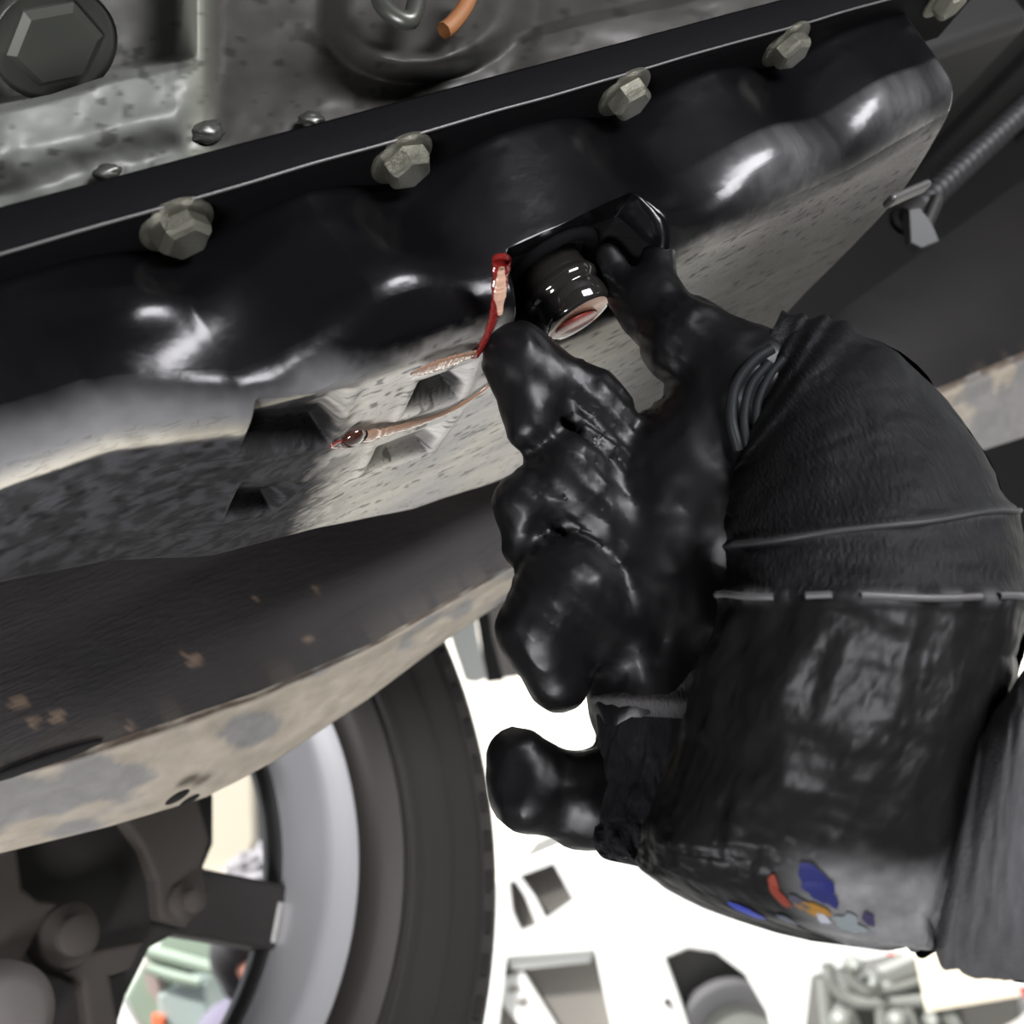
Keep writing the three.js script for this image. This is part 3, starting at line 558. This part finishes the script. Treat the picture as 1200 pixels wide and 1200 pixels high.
// ================================================================ THE MECHANIC'S ARM
const person = thing('person', 'person in a wet dark jacket and black rubber glove reaching up to the drain plug', 'person', at(1000, 900, .33));
{
  // glove: joints as [px, py, depth, radius px]
  const J = (x, y, d, r) => { const X = (x - 600) / F * d, Y = (600 - y) / F * d; return { c: [X, Y, d], r: r / F * d }; };
  const chains = [
    [J(760, 600, .352, 60), J(694, 478, .346, 42), J(606, 420, .338, 38), J(622, 500, .334, 30)],                 // index
    [J(752, 660, .346, 56), J(662, 556, .338, 46), J(612, 588, .334, 30), J(611, 640, .334, 22)],                 // middle
    [J(742, 740, .342, 60), J(662, 692, .332, 58), J(630, 738, .328, 44), J(655, 792, .330, 40)],                 // ring
    [J(765, 900, .342, 52), J(692, 938, .334, 52), J(622, 925, .330, 47), J(606, 884, .330, 33)],                 // little
    [J(870, 450, .345, 66), J(806, 402, .350, 50), J(762, 356, .360, 36), J(772, 300, .366, 19)],                 // thumb
    [J(870, 450, .345, 66), J(735, 350, .362, 18), J(712, 300, .366, 15)],
    [J(870, 460, .345, 70), J(800, 560, .350, 80), J(770, 690, .350, 80), J(755, 820, .345, 62), J(760, 900, .342, 52)],   // palm
    [J(800, 560, .350, 80), J(900, 640, .345, 80)], [J(770, 700, .350, 78), J(850, 720, .350, 80)],
  ];
  const bones = []; chains.forEach((c, ci) => { for (let i = 0; i + 1 < c.length; i++) bones.push([ci, c[i], c[i + 1]]); });
  const joints = [[694, 478, .352], [662, 556, .338], [720, 520, .352], [606, 418, .35], [806, 402, .35], [662, 692, .332]].map(([x, y, d]) => J(x, y, d, 1).c);
  const sdf = (X, Y, Z) => {
    const p = [X, Y, Z], per = []; 
    for (const [ci, a, b] of bones) { const d = capsule(p, a.c, b.c, a.r, b.r); per[ci] = per[ci] === undefined ? d : smin(per[ci], d, .006); }
    let d = 1; for (const q of per) d = smin(d, q, .0045);
    if (d < .008) {
      // creases: folds across the knuckles plus loose wrinkles of thin rubber
      let kn = 0; for (const j of joints) kn += gauss(Math.hypot(X - j[0], Y - j[1], Z - j[2]), .012);
      d += Math.min(1, kn) * .0009 * Math.sin((X * .75 + Y * .9) * 1100 + 3 * fbm(X * 120, Y * 120, Z * 120, 2));
      d += (fbm(X * 70, Y * 70, Z * 70, 3) - .5) * .0030 + (Math.abs(fbm(X * 110 + 5, Y * 70, Z * 110, 2) - .5) - .1) * .0028;
    }
    return d;
  };
  const ext = bones.flatMap(([, a, b]) => [a, b]); const lo = [0, 1, 2].map((k) => Math.min(...ext.map((e) => e.c[k] - e.r)) - .006), hi = [0, 1, 2].map((k) => Math.max(...ext.map((e) => e.c[k] + e.r)) + .006);
  part('glove', surfaceNets(sdf, lo, hi, .0017), M.glove, person, 'wet black rubber glove, fingers curled');
}
// tubes of cloth from left / right outlines
function limb(rings, nu, nv, disp, colr, uvs = [1, 1]) {
  const K = rings.map((r) => { const m = [(r.l[0] + r.r[0]) / 2, (r.l[1] + r.r[1]) / 2], L = at(r.l[0], r.l[1], r.d), R = at(r.r[0], r.r[1], r.d); return { L, R, k: r.k ?? .8 }; });
  const cL = new THREE.CatmullRomCurve3(K.map((q) => q.L), false, 'centripetal'), cR = new THREE.CatmullRomCurve3(K.map((q) => q.R), false, 'centripetal');
  const kk = K.map((q, i) => [i / (K.length - 1), q.k]);
  const surf = (s, t, off = 0) => {
    const L = cL.getPoint(s), R = cR.getPoint(s), c = L.clone().lerp(R, .5), h = R.clone().sub(L).multiplyScalar(.5), len = h.length(), th = t * Math.PI * 2, k = lin(kk, s);
    const cs = Math.cos(th), sn = Math.sin(th), back = c.clone().sub(camera.position).normalize(), rad = 1 + (disp ? disp(s, t) / len : 0) + off / len;
    return c.addScaledVector(h, cs * rad).addScaledVector(back, -sn * len * k * rad);
  };
  return { surf, geo: (a = nu, b = nv) => grid(a, b, (s, t) => ({ p: surf(s, t), c: colr ? colr(s, t) : undefined, uv: [s * uvs[0], t * uvs[1]] }), true) };
}
{
  const rings = [
    { l: [850, 508], r: [915, 366], d: .347, k: .9 }, { l: [872, 500], r: [944, 372], d: .342 }, { l: [864, 540], r: [985, 380], d: .336 }, { l: [860, 566], r: [1050, 408], d: .328 }, { l: [856, 590], r: [1110, 470], d: .320 }, { l: [851, 618], r: [1165, 550], d: .312 }, { l: [848, 650], r: [1194, 620], d: .305 },
    { l: [843, 690], r: [1204, 690], d: .298 }, { l: [826, 760], r: [1198, 770], d: .290 }, { l: [800, 840], r: [1182, 850], d: .282 }, { l: [770, 915], r: [1154, 930], d: .275 }, { l: [748, 980], r: [1130, 1010], d: .270 },
    { l: [752, 1016], r: [1116, 1070], d: .268, k: .7 }, { l: [800, 1052], r: [1098, 1112], d: .268, k: .55 }, { l: [895, 1088], r: [1060, 1110], d: .268, k: .3 }, { l: [960, 1104], r: [1020, 1112], d: .268, k: .05 }];
  const SA = .379, SB = .475;
  const disp = (s, t) => {
    let d = 0; const f = (t < .5) ? 1 : 1;
    // gathers at the cuff
    d += .0010 * Math.sin(t * 36 + 6 * s) * gauss(s - .09, .05) + .0016 * gauss(s - .06, .010) + .0024 * gauss(s - .10, .010) + .0022 * gauss(s - .14, .011);
    d += .006 * (fbm(s * 7 + 2, t * 9, 3) - .5) + .0045 * (Math.abs(fbm(s * 10, t * 5 + s * 4, 8) - .5) * 2 - .3);
    d += .0012 * gauss(s - SA, .006) + .0016 * gauss(s - SB, .007);          // seams
    // soaked crinkles below the second seam
    const wet = sm(SB, SB + .04, s); d += wet * .0032 * (fbm(s * 7 + t * 3, t * 22, 5, 2) - .5);
    return d;
  };
  const col = (s, t) => {
    const n = fbm(s * 40, t * 50, 3, 4), wet = sm(SB - .012, SB + .03, s + (fbm(t * 30, s * 9, 2) - .5) * .05);
    let c = [.0048, .005, .0055].map((v) => v * (.7 + .6 * n)); c = c.map((v) => lerp(v, .007, wet));
    const seam = gauss(s - SB, .005) * sm(.45, .6, fbm(t * 40, 2, 7)) + .5 * gauss(s - SA, .004); c = c.map((v) => v + .06 * seam);
    const tt = t < .5 ? t : 0; const elbow = sm(.72, .795, s + (fbm(t * 30, s * 20, 5) - .5) * .05) * sm(.03, .08, tt) * (1 - sm(.22, .28, tt)); c = c.map((v) => lerp(v, .17 * (.6 + .8 * n), elbow * .85));  // light grey painted on the elbow for its wet reflection
    return c;
  };
  const arm = limb(rings, 300, 220, disp, col, [1.2, 2]);
  // dry upper part and soaked lower part share the one surface
  const dry = grid(130, 220, (a, t) => ({ p: arm.surf(a * SB, t), c: col(a * SB, t), uv: [a * SB * 1.2, t * 2] }), true);
  const wet = grid(190, 220, (a, t) => { const s = lerp(SB, 1, a); return { p: arm.surf(s, t), c: col(s, t), uv: [s * 1.2, t * 2] }; }, true);
  part('sleeve', dry, M.sleeve, person, 'dark grey jacket sleeve with seams');
  M.wetS = mat({ vertexColors: true, roughness: .4, bumpMap: rep(TX.streak, 1.5, .35), bumpScale: .002, specularIntensity: .2 });
  part('soaked_sleeve', wet, M.wetS, person, 'oil soaked glossy lower half of the sleeve');
  // gathered folds of the glove's cuff at the wrist
  const fold = mat({ color: rgb(.009, .010, .011), roughness: .38 });
  for (const [px, r] of [[[[866, 528], [857, 490], [862, 452], [884, 422], [905, 408]], .0019], [[[876, 524], [872, 488], [880, 452], [902, 424]], .0015], [[[887, 505], [888, 472], [902, 440], [918, 420]], .0014]]) part('cuff_fold', tube(px.map(([x, y]) => at(x, y, .3235)), r, 40, 12), fold, person);
  // seams as raised piping
  for (const [s, a, b] of [[SA, .02, .42], [SB, .02, .13], [SB, .15, .26], [SB, .285, .31], [SB, .345, .46]]) part('seam', tube(Array.from({ length: 30 }, (_, i) => arm.surf(s + .0015 * Math.sin(lerp(a, b, i / 29) * 40), lerp(a, b, i / 29), .0004)), s === SB ? .0011 : .0009, 80, 6), s === SB ? mat({ color: rgb(.07, .068, .068), roughness: .5 }) : M.seam, person);
  // printed mark near the elbow
  for (const [px, py, a, b, rot, hex] of [[914, 1042, 6, 20, -.35, 0x6e2614], [955, 1042, 27, 13, .6, 0x121850], [878, 1070, 19, 10, .5, 0x182a8a], [952, 1068, 17, 8, .15, 0x86601c], [964, 1080, 8, 7, 0, 0x9a9ca4], [992, 1083, 20, 11, .2, 0x70787a], [1014, 1078, 7, 8, 0, 0x2a2444], [925, 1078, 11, 8, .2, 0x3c3e4c], [935, 1060, 12, 6, .5, 0x3a3a44]]) {
    // find the point of the sleeve that shows at this pixel, then grow an irregular spot round it
    let best = null; for (let q = .6; q < .99; q += .008) for (let t = .05; t < .45; t += .01) { const p = arm.surf(q, t).sub(camera.position), z = p.dot(FWD), x = 600 + F * p.dot(RIGHT) / z, y = 600 - F * p.dot(UP) / z, e = (x - px) ** 2 + (y - py) ** 2; if (!best || e < best[0]) best = [e, q, t]; }
    const spot = grid(8, 28, (r, th) => { const w = th * Math.PI * 2, k = r * (1 + 1.3 * (fbm(Math.cos(w) * 1.6 + px, Math.sin(w) * 1.6, 2, 3) - .5)), dx = Math.cos(w) * a * k, dy = Math.sin(w) * b * k, X = dx * Math.cos(rot) - dy * Math.sin(rot), Y = dx * Math.sin(rot) + dy * Math.cos(rot); return { p: arm.surf(Math.min(.995, best[1] + Y / 620), best[2] - X / 1150, .0016) }; });
    part('printed_mark', spot, mat({ color: hex, roughness: .4 }), person);
  }
}
{
  // upper arm leaving the frame on the right
  const rings = [{ l: [1128, 905], r: [1062, 1100], d: .285 }, { l: [1150, 855], r: [1110, 1128], d: .272 }, { l: [1180, 815], r: [1150, 1142], d: .268 }, { l: [1215, 775], r: [1200, 1146], d: .268 }, { l: [1290, 740], r: [1290, 1165], d: .272 }, { l: [1420, 720], r: [1420, 1190], d: .28 }, { l: [1600, 700], r: [1600, 1240], d: .29 }];
  const d = (s, t) =>   .0022 * Math.sin(s * 46 + 1.2 * Math.sin(t * 5)) * gauss(s - .10, .08) + .006 * (fbm(s * 6, t * 6, 2) - .5);
  const up = limb(rings, 160, 140, d, (s, t) => { const n = fbm(s * 30, t * 30, 1); return [.07, .07, .072].map((v) => v * (.7 + .6 * n)); }, [2, 2]);
  part('upper_sleeve', up.geo(), M.sleeve, person);
  // inner cloth beneath the palm
  const r2 = [{ l: [752, 600], r: [890, 560], d: .362 }, { l: [735, 650], r: [880, 640], d: .360 }, { l: [716, 735], r: [868, 740], d: .352 }, { l: [706, 795], r: [850, 800], d: .345 }, { l: [702, 880], r: [830, 890], d: .335 }, { l: [694, 960], r: [820, 960], d: .325 }, { l: [698, 1000], r: [830, 1020], d: .318 }, { l: [745, 1015], r: [850, 1040], d: .312, k: .4 }];
  const low = limb(r2, 200, 120, (s, t) => .003 * gauss(s - .47, .012) + .005 * (fbm(s * 8, t * 12, 6) - .5) + sm(.5, .6, s) * .004 * (fbm(s * 6, t * 26, 4, 2) - .5), (s, t) => { const w = sm(.46, .54, s); const n = fbm(s * 40, t * 30, 2); return [.05, .048, .048].map((v) => lerp(v * (.6 + .8 * n), .010, w)); }, [1.2, 2]);
  const cuffDry = grid(100, 120, (a, t) => ({ p: low.surf(a * .5, t), c: [.05, .048, .048], uv: [a * .6, t * 2] }), true), cuffWet = grid(120, 120, (a, t) => ({ p: low.surf(lerp(.5, 1, a), t), c: [.012, .012, .013], uv: [.6 + a * .6, t * 2] }), true);
  part('inner_sleeve', cuffDry, M.sleeve, person, 'dull grey inner sleeve cloth'); part('soaked_inner_sleeve', cuffWet, M.wetS, person);
}

// ================================================================ BACKGROUND
// white van
{
  const P = planeFrame(760, 1110, 4.6), t = thing('white_van', 'white van with two-pane side window, grey recess and dark wheel arch', 'van', V(P.o.x, 0, P.o.z));
  const outline = [[560, 1060], [596, 1022], [655, 997], [700, 992], [860, 1010], [1030, 1085], [1040, 1118], [968, 1140], [950, 1200], [952, 1290], [922, 1300], [916, 1235], [902, 1185], [876, 1140], [840, 1113], [806, 1108], [776, 1121], [792, 1165], [808, 1215], [826, 1310], [560, 1420], [520, 1300]];
  const pane1 = [[597, 1034], [604, 1031], [616, 1050], [629, 1082], [611, 1090], [601, 1068]], pane2 = [[609, 1026], [649, 1011], [672, 1053], [640, 1076], [627, 1050]];
  const rec = [[594, 1120], [697, 1112], [716, 1200], [724, 1260], [640, 1290], [580, 1240]];
  part('body_shell', P.slab(outline, .10, 0, .012, [pane1, pane2, rec]), M.whitePaint, t);
  part('interior', P.slab([[570, 1075], [604, 1032], [660, 1006], [860, 1020], [1000, 1095], [950, 1150], [935, 1300], [560, 1400]], 1.2, -.12, 0), M.machineDark, t);
  part('pane', P.slab(pane1, .01, -.04, 0), M.glass, t, 'small dark quarter glass'); part('pane', P.slab(pane2, .01, -.04, 0), M.glass, t);
  part('recess_panel', P.slab(rec, .02, -.085, 0), M.greyPanel, t, 'grey recessed panel');
  part('recess_frame', P.slab([[594, 1120], [697, 1112], [690, 1128], [600, 1137]], .03, -.02, .004), M.whitePaint, t);
  const st = part('diagonal_strut', P.slab([[588, 1150], [612, 1142], [660, 1220], [640, 1240], [590, 1180]], .03, -.03, .004), M.whitePaint, t);
  part('strut_slot', P.slab([[594, 1160], [606, 1155], [609, 1160], [597, 1165]], .008, -.018, 0), M.greyPanel, st); part('strut_slot', P.slab([[604, 1174], [615, 1169], [618, 1175], [607, 1180]], .008, -.018, 0), M.greyPanel, st);
  const cap = P.pt(782, 1173, .016), cg = new THREE.CylinderGeometry(.016, .016, .02, 24); cg.rotateX(Math.PI / 2); cg.translate(cap.x, cap.y, cap.z); part('filler_hole', cg, M.slot, t);
  const wc = P.pt(868, 1228, -.05), lathe = (pts) => { const g = new THREE.LatheGeometry(pts.map((q) => new THREE.Vector2(...q)), 60); g.rotateX(Math.PI / 2); g.translate(wc.x, wc.y, wc.z); return g; };
  const r = .285; part('wheel', lathe([[.6 * r, .03], [.65 * r, .04], [.9 * r, .045], [.98 * r, .03], [r, -.02], [r, -.15], [.6 * r, -.18]]), mat({ color: rgb(.07, .07, .075), roughness: .7 }), t);
  part('wheel_disc', lathe([[0, .02], [.2 * r, .035], [.55 * r, .01], [.62 * r, .035]]), M.machine, t);
  for (const px of [[[1040, 1116], [1048, 1118], [1054, 1130], [1046, 1133]], [[1068, 1118], [1078, 1112], [1080, 1122], [1072, 1126]]]) part('red_lamp', P.slab(px, .02, .02, .003), M.bandRed, t);
}
// machinery beside it
{
  const P = planeFrame(1020, 1160, 3.9), t = thing('engine', 'pale grey oily engine with pipes standing beside the white van', 'engine', V(P.o.x, 0, P.o.z));
  part('block', P.slab([[978, 1178], [1040, 1160], [1085, 1152], [1092, 1180], [1200, 1165], [1215, 1300], [960, 1330]], .25, -.12, .02), M.machineDark, t);
  part('cover', P.slab([[1035, 1140], [1078, 1122], [1082, 1142], [1042, 1158]], .06, .0, .01), M.machine, t);
  part('rail_bar', P.slab([[1042, 1150], [1076, 1138], [1078, 1144], [1044, 1157]], .02, .02, .002), M.machineDark, t);
  const pipes = [[[970, 1130], [975, 1155], [995, 1172], [1040, 1174], [1085, 1172]], [[992, 1135], [1000, 1150], [1012, 1160]], [[1012, 1162], [1050, 1155], [1082, 1145]], [[965, 1145], [968, 1180], [975, 1240]], [[990, 1180], [1000, 1200], [1005, 1240]], [[1030, 1178], [1034, 1200], [1030, 1240]], [[1060, 1178], [1070, 1205], [1068, 1240]], [[1110, 1190], [1120, 1205], [1112, 1240]]];
  for (const p of pipes) part('pipe', tube(p.map(([x, y]) => P.pt(x, y, .0)), .026, 40, 12), M.machine, t);
  for (const [x, y, s] of [[1000, 1130, .034], [985, 1195, .05], [1050, 1195, .045], [1090, 1195, .03], [1020, 1150, .03]]) { const g = new THREE.LatheGeometry([[0, .04], [.5, .04], [.6, .02], [1, .01], [1, -.06], [0, -.06]].map(([a, b]) => new THREE.Vector2(a * s, b)), 24); g.rotateX(Math.PI / 2); const q = P.pt(x, y, .02); g.translate(q.x, q.y, q.z); part('pulley', g, M.machine, t); }
}
{
  const P = planeFrame(1130, 1150, 3.55);
  solo('cream_board', P.slab([[1072, 1105], [1195, 1118], [1194, 1167], [1088, 1185]],   .02, 0, .003), mat({ color: rgb(.78, .72, .58), roughness: .7 }), 'blank cream board leaning beside the striped post at lower right', 'board');
  const t = thing('striped_post', 'round post banded red, white and blue at the lower right edge', 'post', P.pt(1185, 1340));
  const a = P.pt(1172, 1100, .08), b = P.pt(1200, 1300, .08), dir = b.clone().sub(a), q = new THREE.Quaternion().setFromUnitVectors(V(0, 1, 0), V(0, -1, 0));
  const y0 = P.pt(1185, 1130, .08); [[M.bandWhite, 0, .04], [M.bandRed, .04, .09], [M.bandWhite, .09, .16], [M.bandBlue, .16, .28], [M.bandWhite, .28, .40], [M.bandRed, .40, .52]].forEach(([m, h0, h1]) => { const g = new THREE.CylinderGeometry(.035, .035, h1 - h0, 32); g.translate(y0.x, y0.y - (h0 + h1) / 2, y0.z); part('band', g, m, t); });
  const g = new THREE.CylinderGeometry(.03, .03, Math.max(.1, y0.y - .52), 24); g.translate(y0.x, (y0.y - .52) / 2, y0.z); part('shaft', g, M.bandWhite, t);
}
// seen through the wheel
{
  const P = planeFrame(260, 960, 5.2), t = thing('cream_cabinet', 'tall cream panel seen through the upper gap of the front wheel', 'cabinet', V(P.o.x, 0, P.o.z));
  part('panel', P.slab([[180, 860], [292, 850], [296, 985], [285, 1022], [262, 1028], [225, 1032]], .3, 0, .02), M.creamPaint, t);
  part('ledge', P.slab([[225, 1026], [270, 1024], [262, 1050], [228, 1048]], .3, .04, .01), M.bandWhite, t, 'white ledge below the panel');
  part('plinth', (() => { const a = P.pt(240, 1045), h = a.y; const g = new THREE.BoxGeometry(.25, h, .25); g.translate(a.x + .05, h / 2, a.z - .18); return g; })(), M.greyPanel, t);
  part('post', P.slab([[288, 860], [330, 850], [330, 1020], [292, 1010]], .2, -.05, .02), M.greyCloth, t);
}
{
  const P = planeFrame(295, 1030, 4.9); const g = new THREE.SphereGeometry(1, 60, 40), p = g.attributes.position; const c = P.pt(298, 1030);
  for (let i = 0; i < p.count; i++) { const v = V(p.getX(i), p.getY(i), p.getZ(i)); const k = .13 * (.7 + .7 * Math.abs(fbm(v.x * 2.5 + 4, v.y * 2.5, v.z * 2.5) - .5) * 2 + .25 * fbm(v.x * 6, v.y * 6, v.z * 6)); p.setXYZ(i, v.x * k * 1.1, v.y * k * 1.1, v.z * k); }
  g.computeVertexNormals(); g.translate(c.x, c.y, c.z); solo('crumpled_sheet', g, M.greyCloth, 'crumpled pale grey sheet below the cream panel, seen through the wheel', 'sheet');
}
{
  const P = planeFrame(210, 1140, 4.2), t = thing('green_car', 'pale green car with raised bonnet seen through the lower wheel gap', 'car', V(P.o.x, 0, P.o.z));
  part('bonnet', P.slab([[185, 1095], [222, 1080], [250, 1088], [240, 1100], [262, 1112], [276, 1142], [258, 1146], [172, 1120]], .03, -.1, .01), M.greenPaint, t);
  part('bonnet_edge', tube([P.pt(170, 1114, .0), P.pt(215, 1126, .0), P.pt(272, 1142, .0)], .028, 30, 14), M.greenPaint, t);
  part('stay_bar', tube([P.pt(180, 1130, .06), P.pt(208, 1139, .06), P.pt(242, 1147, .06)], .021, 30, 14), M.greenPaint, t);
  part('wing', P.slab([[172, 1124], [186, 1132], [192, 1200], [200, 1300], [120, 1310], [110, 1220], [140, 1180]], .5, -.05, .02), M.greenPaint, t);
  part('headlamp', P.slab([[128, 1196], [144, 1176], [160, 1205], [150, 1230]], .05, .0, .01), M.bandWhite, t);
  part('engine_bay', P.slab([[180, 1135], [260, 1145], [262, 1240], [180, 1240]], .3, -.2, .0), M.greyPanel, t);
  part('battery_box', P.slab([[192, 1166], [212, 1156], [240, 1155], [246, 1200], [250, 1260], [196, 1260]], .2, .02, .015), mat({ color: rgb(.30, .36, .35), roughness: .4 }), t);
  part('orange_strip', P.slab([[188, 1184], [198, 1188], [200, 1240], [190, 1240]], .03, .07, .004), M.orange, t);
  part('brown_panel', P.slab([[170, 1130], [188, 1138], [190, 1175], [178, 1160]], .05, .02, .006), mat({ color: rgb(.30, .24, .22), roughness: .7 }), t);
}
// standing person seen through the wheel
{
  const d = 3.6, c = at(292, 1122, d), t = thing('person', 'dark-haired person in a grey-purple jacket bending by the green car', 'person', V(c.x, 0, c.z));
  const toCam = (p) => { const q = p.clone().sub(camera.position); return [q.dot(RIGHT), q.dot(UP), q.dot(FWD)]; };
  const b = (x, y, z) => V(c.x + x, y, c.z + z), H = c.y;
  const S = { head: b(0, H + .01, 0), jaw: b(.035, H - .07, .03), neck: b(-.01, H - .15, -.01), chest: b(-.20, H - .24, -.02), hip: b(-.40, H - .62, -.04) };
  const field = (list, k) => (X, Y, Z) => { let q = 1; for (const [p1, p2, r1, r2] of list) q = smin(q, capsule([X, Y, Z], p1, p2, r1, r2), k); return q; };
  const mesh = (list, k, cell) => { const L = list.map(([p, q, a, e]) => [toCam(p), toCam(q), a, e]); const all = L.flatMap(([p, q, a, e]) => [[p, a], [q, e]]); const lo = [0, 1, 2].map((i) => Math.min(...all.map(([p, r]) => p[i] - r)) - .03), hi = [0, 1, 2].map((i) => Math.max(...all.map(([p, r]) => p[i] + r)) + .03); return surfaceNets(field(L, k), lo, hi, cell); };
  const handL = b(.22, H - .62, .22), handR = b(.1, H - .72, .25);
  const skin = [[S.head, S.jaw, .088, .055], [b(.02, H - .03, .075), b(.04, H - .03, .095), .02, .014], [b(.06, H, .05), b(.065, H - .01, .055), .03, .03], [S.jaw, S.neck, .05, .055], [S.neck, S.chest, .055, .10], [b(-.09, H, -.01), b(-.092, H - .03, -.01), .02, .014]];
  for (const h of [handL, handR]) { for (let f = 0; f < 4; f++) skin.push([h, h.clone().add(V(-.03 + f * .02, -.07 - .01 * (f % 2), .05)), .022, .009]); skin.push([h, h.clone().add(V(.05, -.03, .03)), .02, .010]); }
  skin.push([handL, b(.2, H - .5, .1), .03, .04], [handR, b(.05, H - .58, .12), .03, .04]);
  part('body', mesh(skin, .02, .008), M.skin, t);
  part('jacket', mesh([[b(-.17, H - .24, -.02), S.hip, .15, .16], [b(.0, H - .22, .0), b(.2, H - .48, .08), .075, .06], [b(.2, H - .48, .08), b(.215, H - .58, .18), .06, .05], [b(-.28, H - .24, -.03), b(-.16, H - .48, .06), .075, .06], [b(-.16, H - .48, .06), b(.07, H - .68, .2), .06, .05], [b(-.05, H - .16, -.02), b(-.14, H - .24, -.02), .075, .12]], .05, .014), M.purple, t);
  part('trousers', mesh([[b(-0.40, H - .72, -.05), b(-0.40, H - .82, -.05), .16, .15], [b(-0.32, H - .82, -.05), b(-0.30, H - 1.1, .0), .09, .07], [b(-0.30, H - 1.1, .0), b(-0.30, .09, -.05), .07, .05], [b(-0.48, H - .82, -.05), b(-0.49, H - 1.1, .0), .09, .07], [b(-0.49, H - 1.1, .0), b(-0.50, .09, -.05), .07, .05]], .04, .016), M.trousers, t);
  for (const x of [-.30, -.50]) part('shoe', mesh([[b(x, .045, -.07), b(x + .02, .04, .13), .045, .04]], .02, .012), M.hair, t);
  part('hair', mesh([[b(-.035, H + .045, .0), b(.01, H + .06, .035), .092, .078], [b(-.06, H + .0, .0), b(-.075, H - .06, .0), .07, .055]], .04, .008), M.hair, t);
  for (const [x, z] of [[.035, .085], [.075, .06]]) { const g = new THREE.SphereGeometry(.008, 12, 8), p = b(x, H - .005, z); g.translate(p.x, p.y, p.z); part('eye', g, M.hair, t); }
  const g = new THREE.SphereGeometry(1, 16, 8); g.scale(.022, .006, .008); const p = b(.055, H - .085, .065); g.translate(p.x, p.y, p.z); part('mouth', g, M.bandRed, t);
}

// ================================================================ added lamps, unseen behind the camera, to light the pan
function addedLamp(label, pos, tgt, w, h, power) {
  const dir = tgt.clone().sub(pos).normalize(), t = thing('added_lamp', label, 'lamp', V(pos.x, 0, pos.z));
  const q = new THREE.Quaternion().setFromRotationMatrix(new THREE.Matrix4().lookAt(tgt, pos, V(0, 1, 0)));
  const box = new RoundedBoxGeometry(w + .06, h + .06, .06, 3, .015); box.applyQuaternion(q); const bp = pos.clone().addScaledVector(dir, -.036); box.translate(bp.x, bp.y, bp.z); part('lamp_head', box, M.dark, t);
  const em = new THREE.BoxGeometry(w, h, .004); em.applyQuaternion(q); em.translate(pos.x, pos.y, pos.z);
  part('lamp_face', em, new THREE.MeshStandardMaterial({ color: 0xffffff, emissive: rgb(.97, .97, 1), emissiveIntensity: 3, roughness: .6 }), t);
  part('stand', tube([V(bp.x, 0, bp.z), V(bp.x, bp.y * .5, bp.z), bp.clone()], .015, 8, 12), M.dark, t);
  for (let i = 0; i < 3; i++) { const a = i * 2.094; part('foot', tube([V(bp.x, .12, bp.z), V(bp.x + .25 * Math.cos(a), .01, bp.z + .25 * Math.sin(a))], .01, 6, 10), M.dark, t); }
  const L = new THREE.RectAreaLight(0xfbfaff, power, w, h); L.position.copy(pos).addScaledVector(dir, .006); L.lookAt(tgt); scene.add(L); L.lookAt(tgt);
}
addedLamp('added unseen low lamp on a short stand lighting the oil pan from below', camToWorld(-.35, -.75, -.75), at(500, 400, .35), .42, .30, ADDED_LOW);
addedLamp('tall work lamp on a stand at the mechanic\'s side lighting the pan wall', camToWorld(.77, .70, -.38), at(600, 300, .33), .60, .36, ADDED_SIDE);
renderer.render(scene, camera);
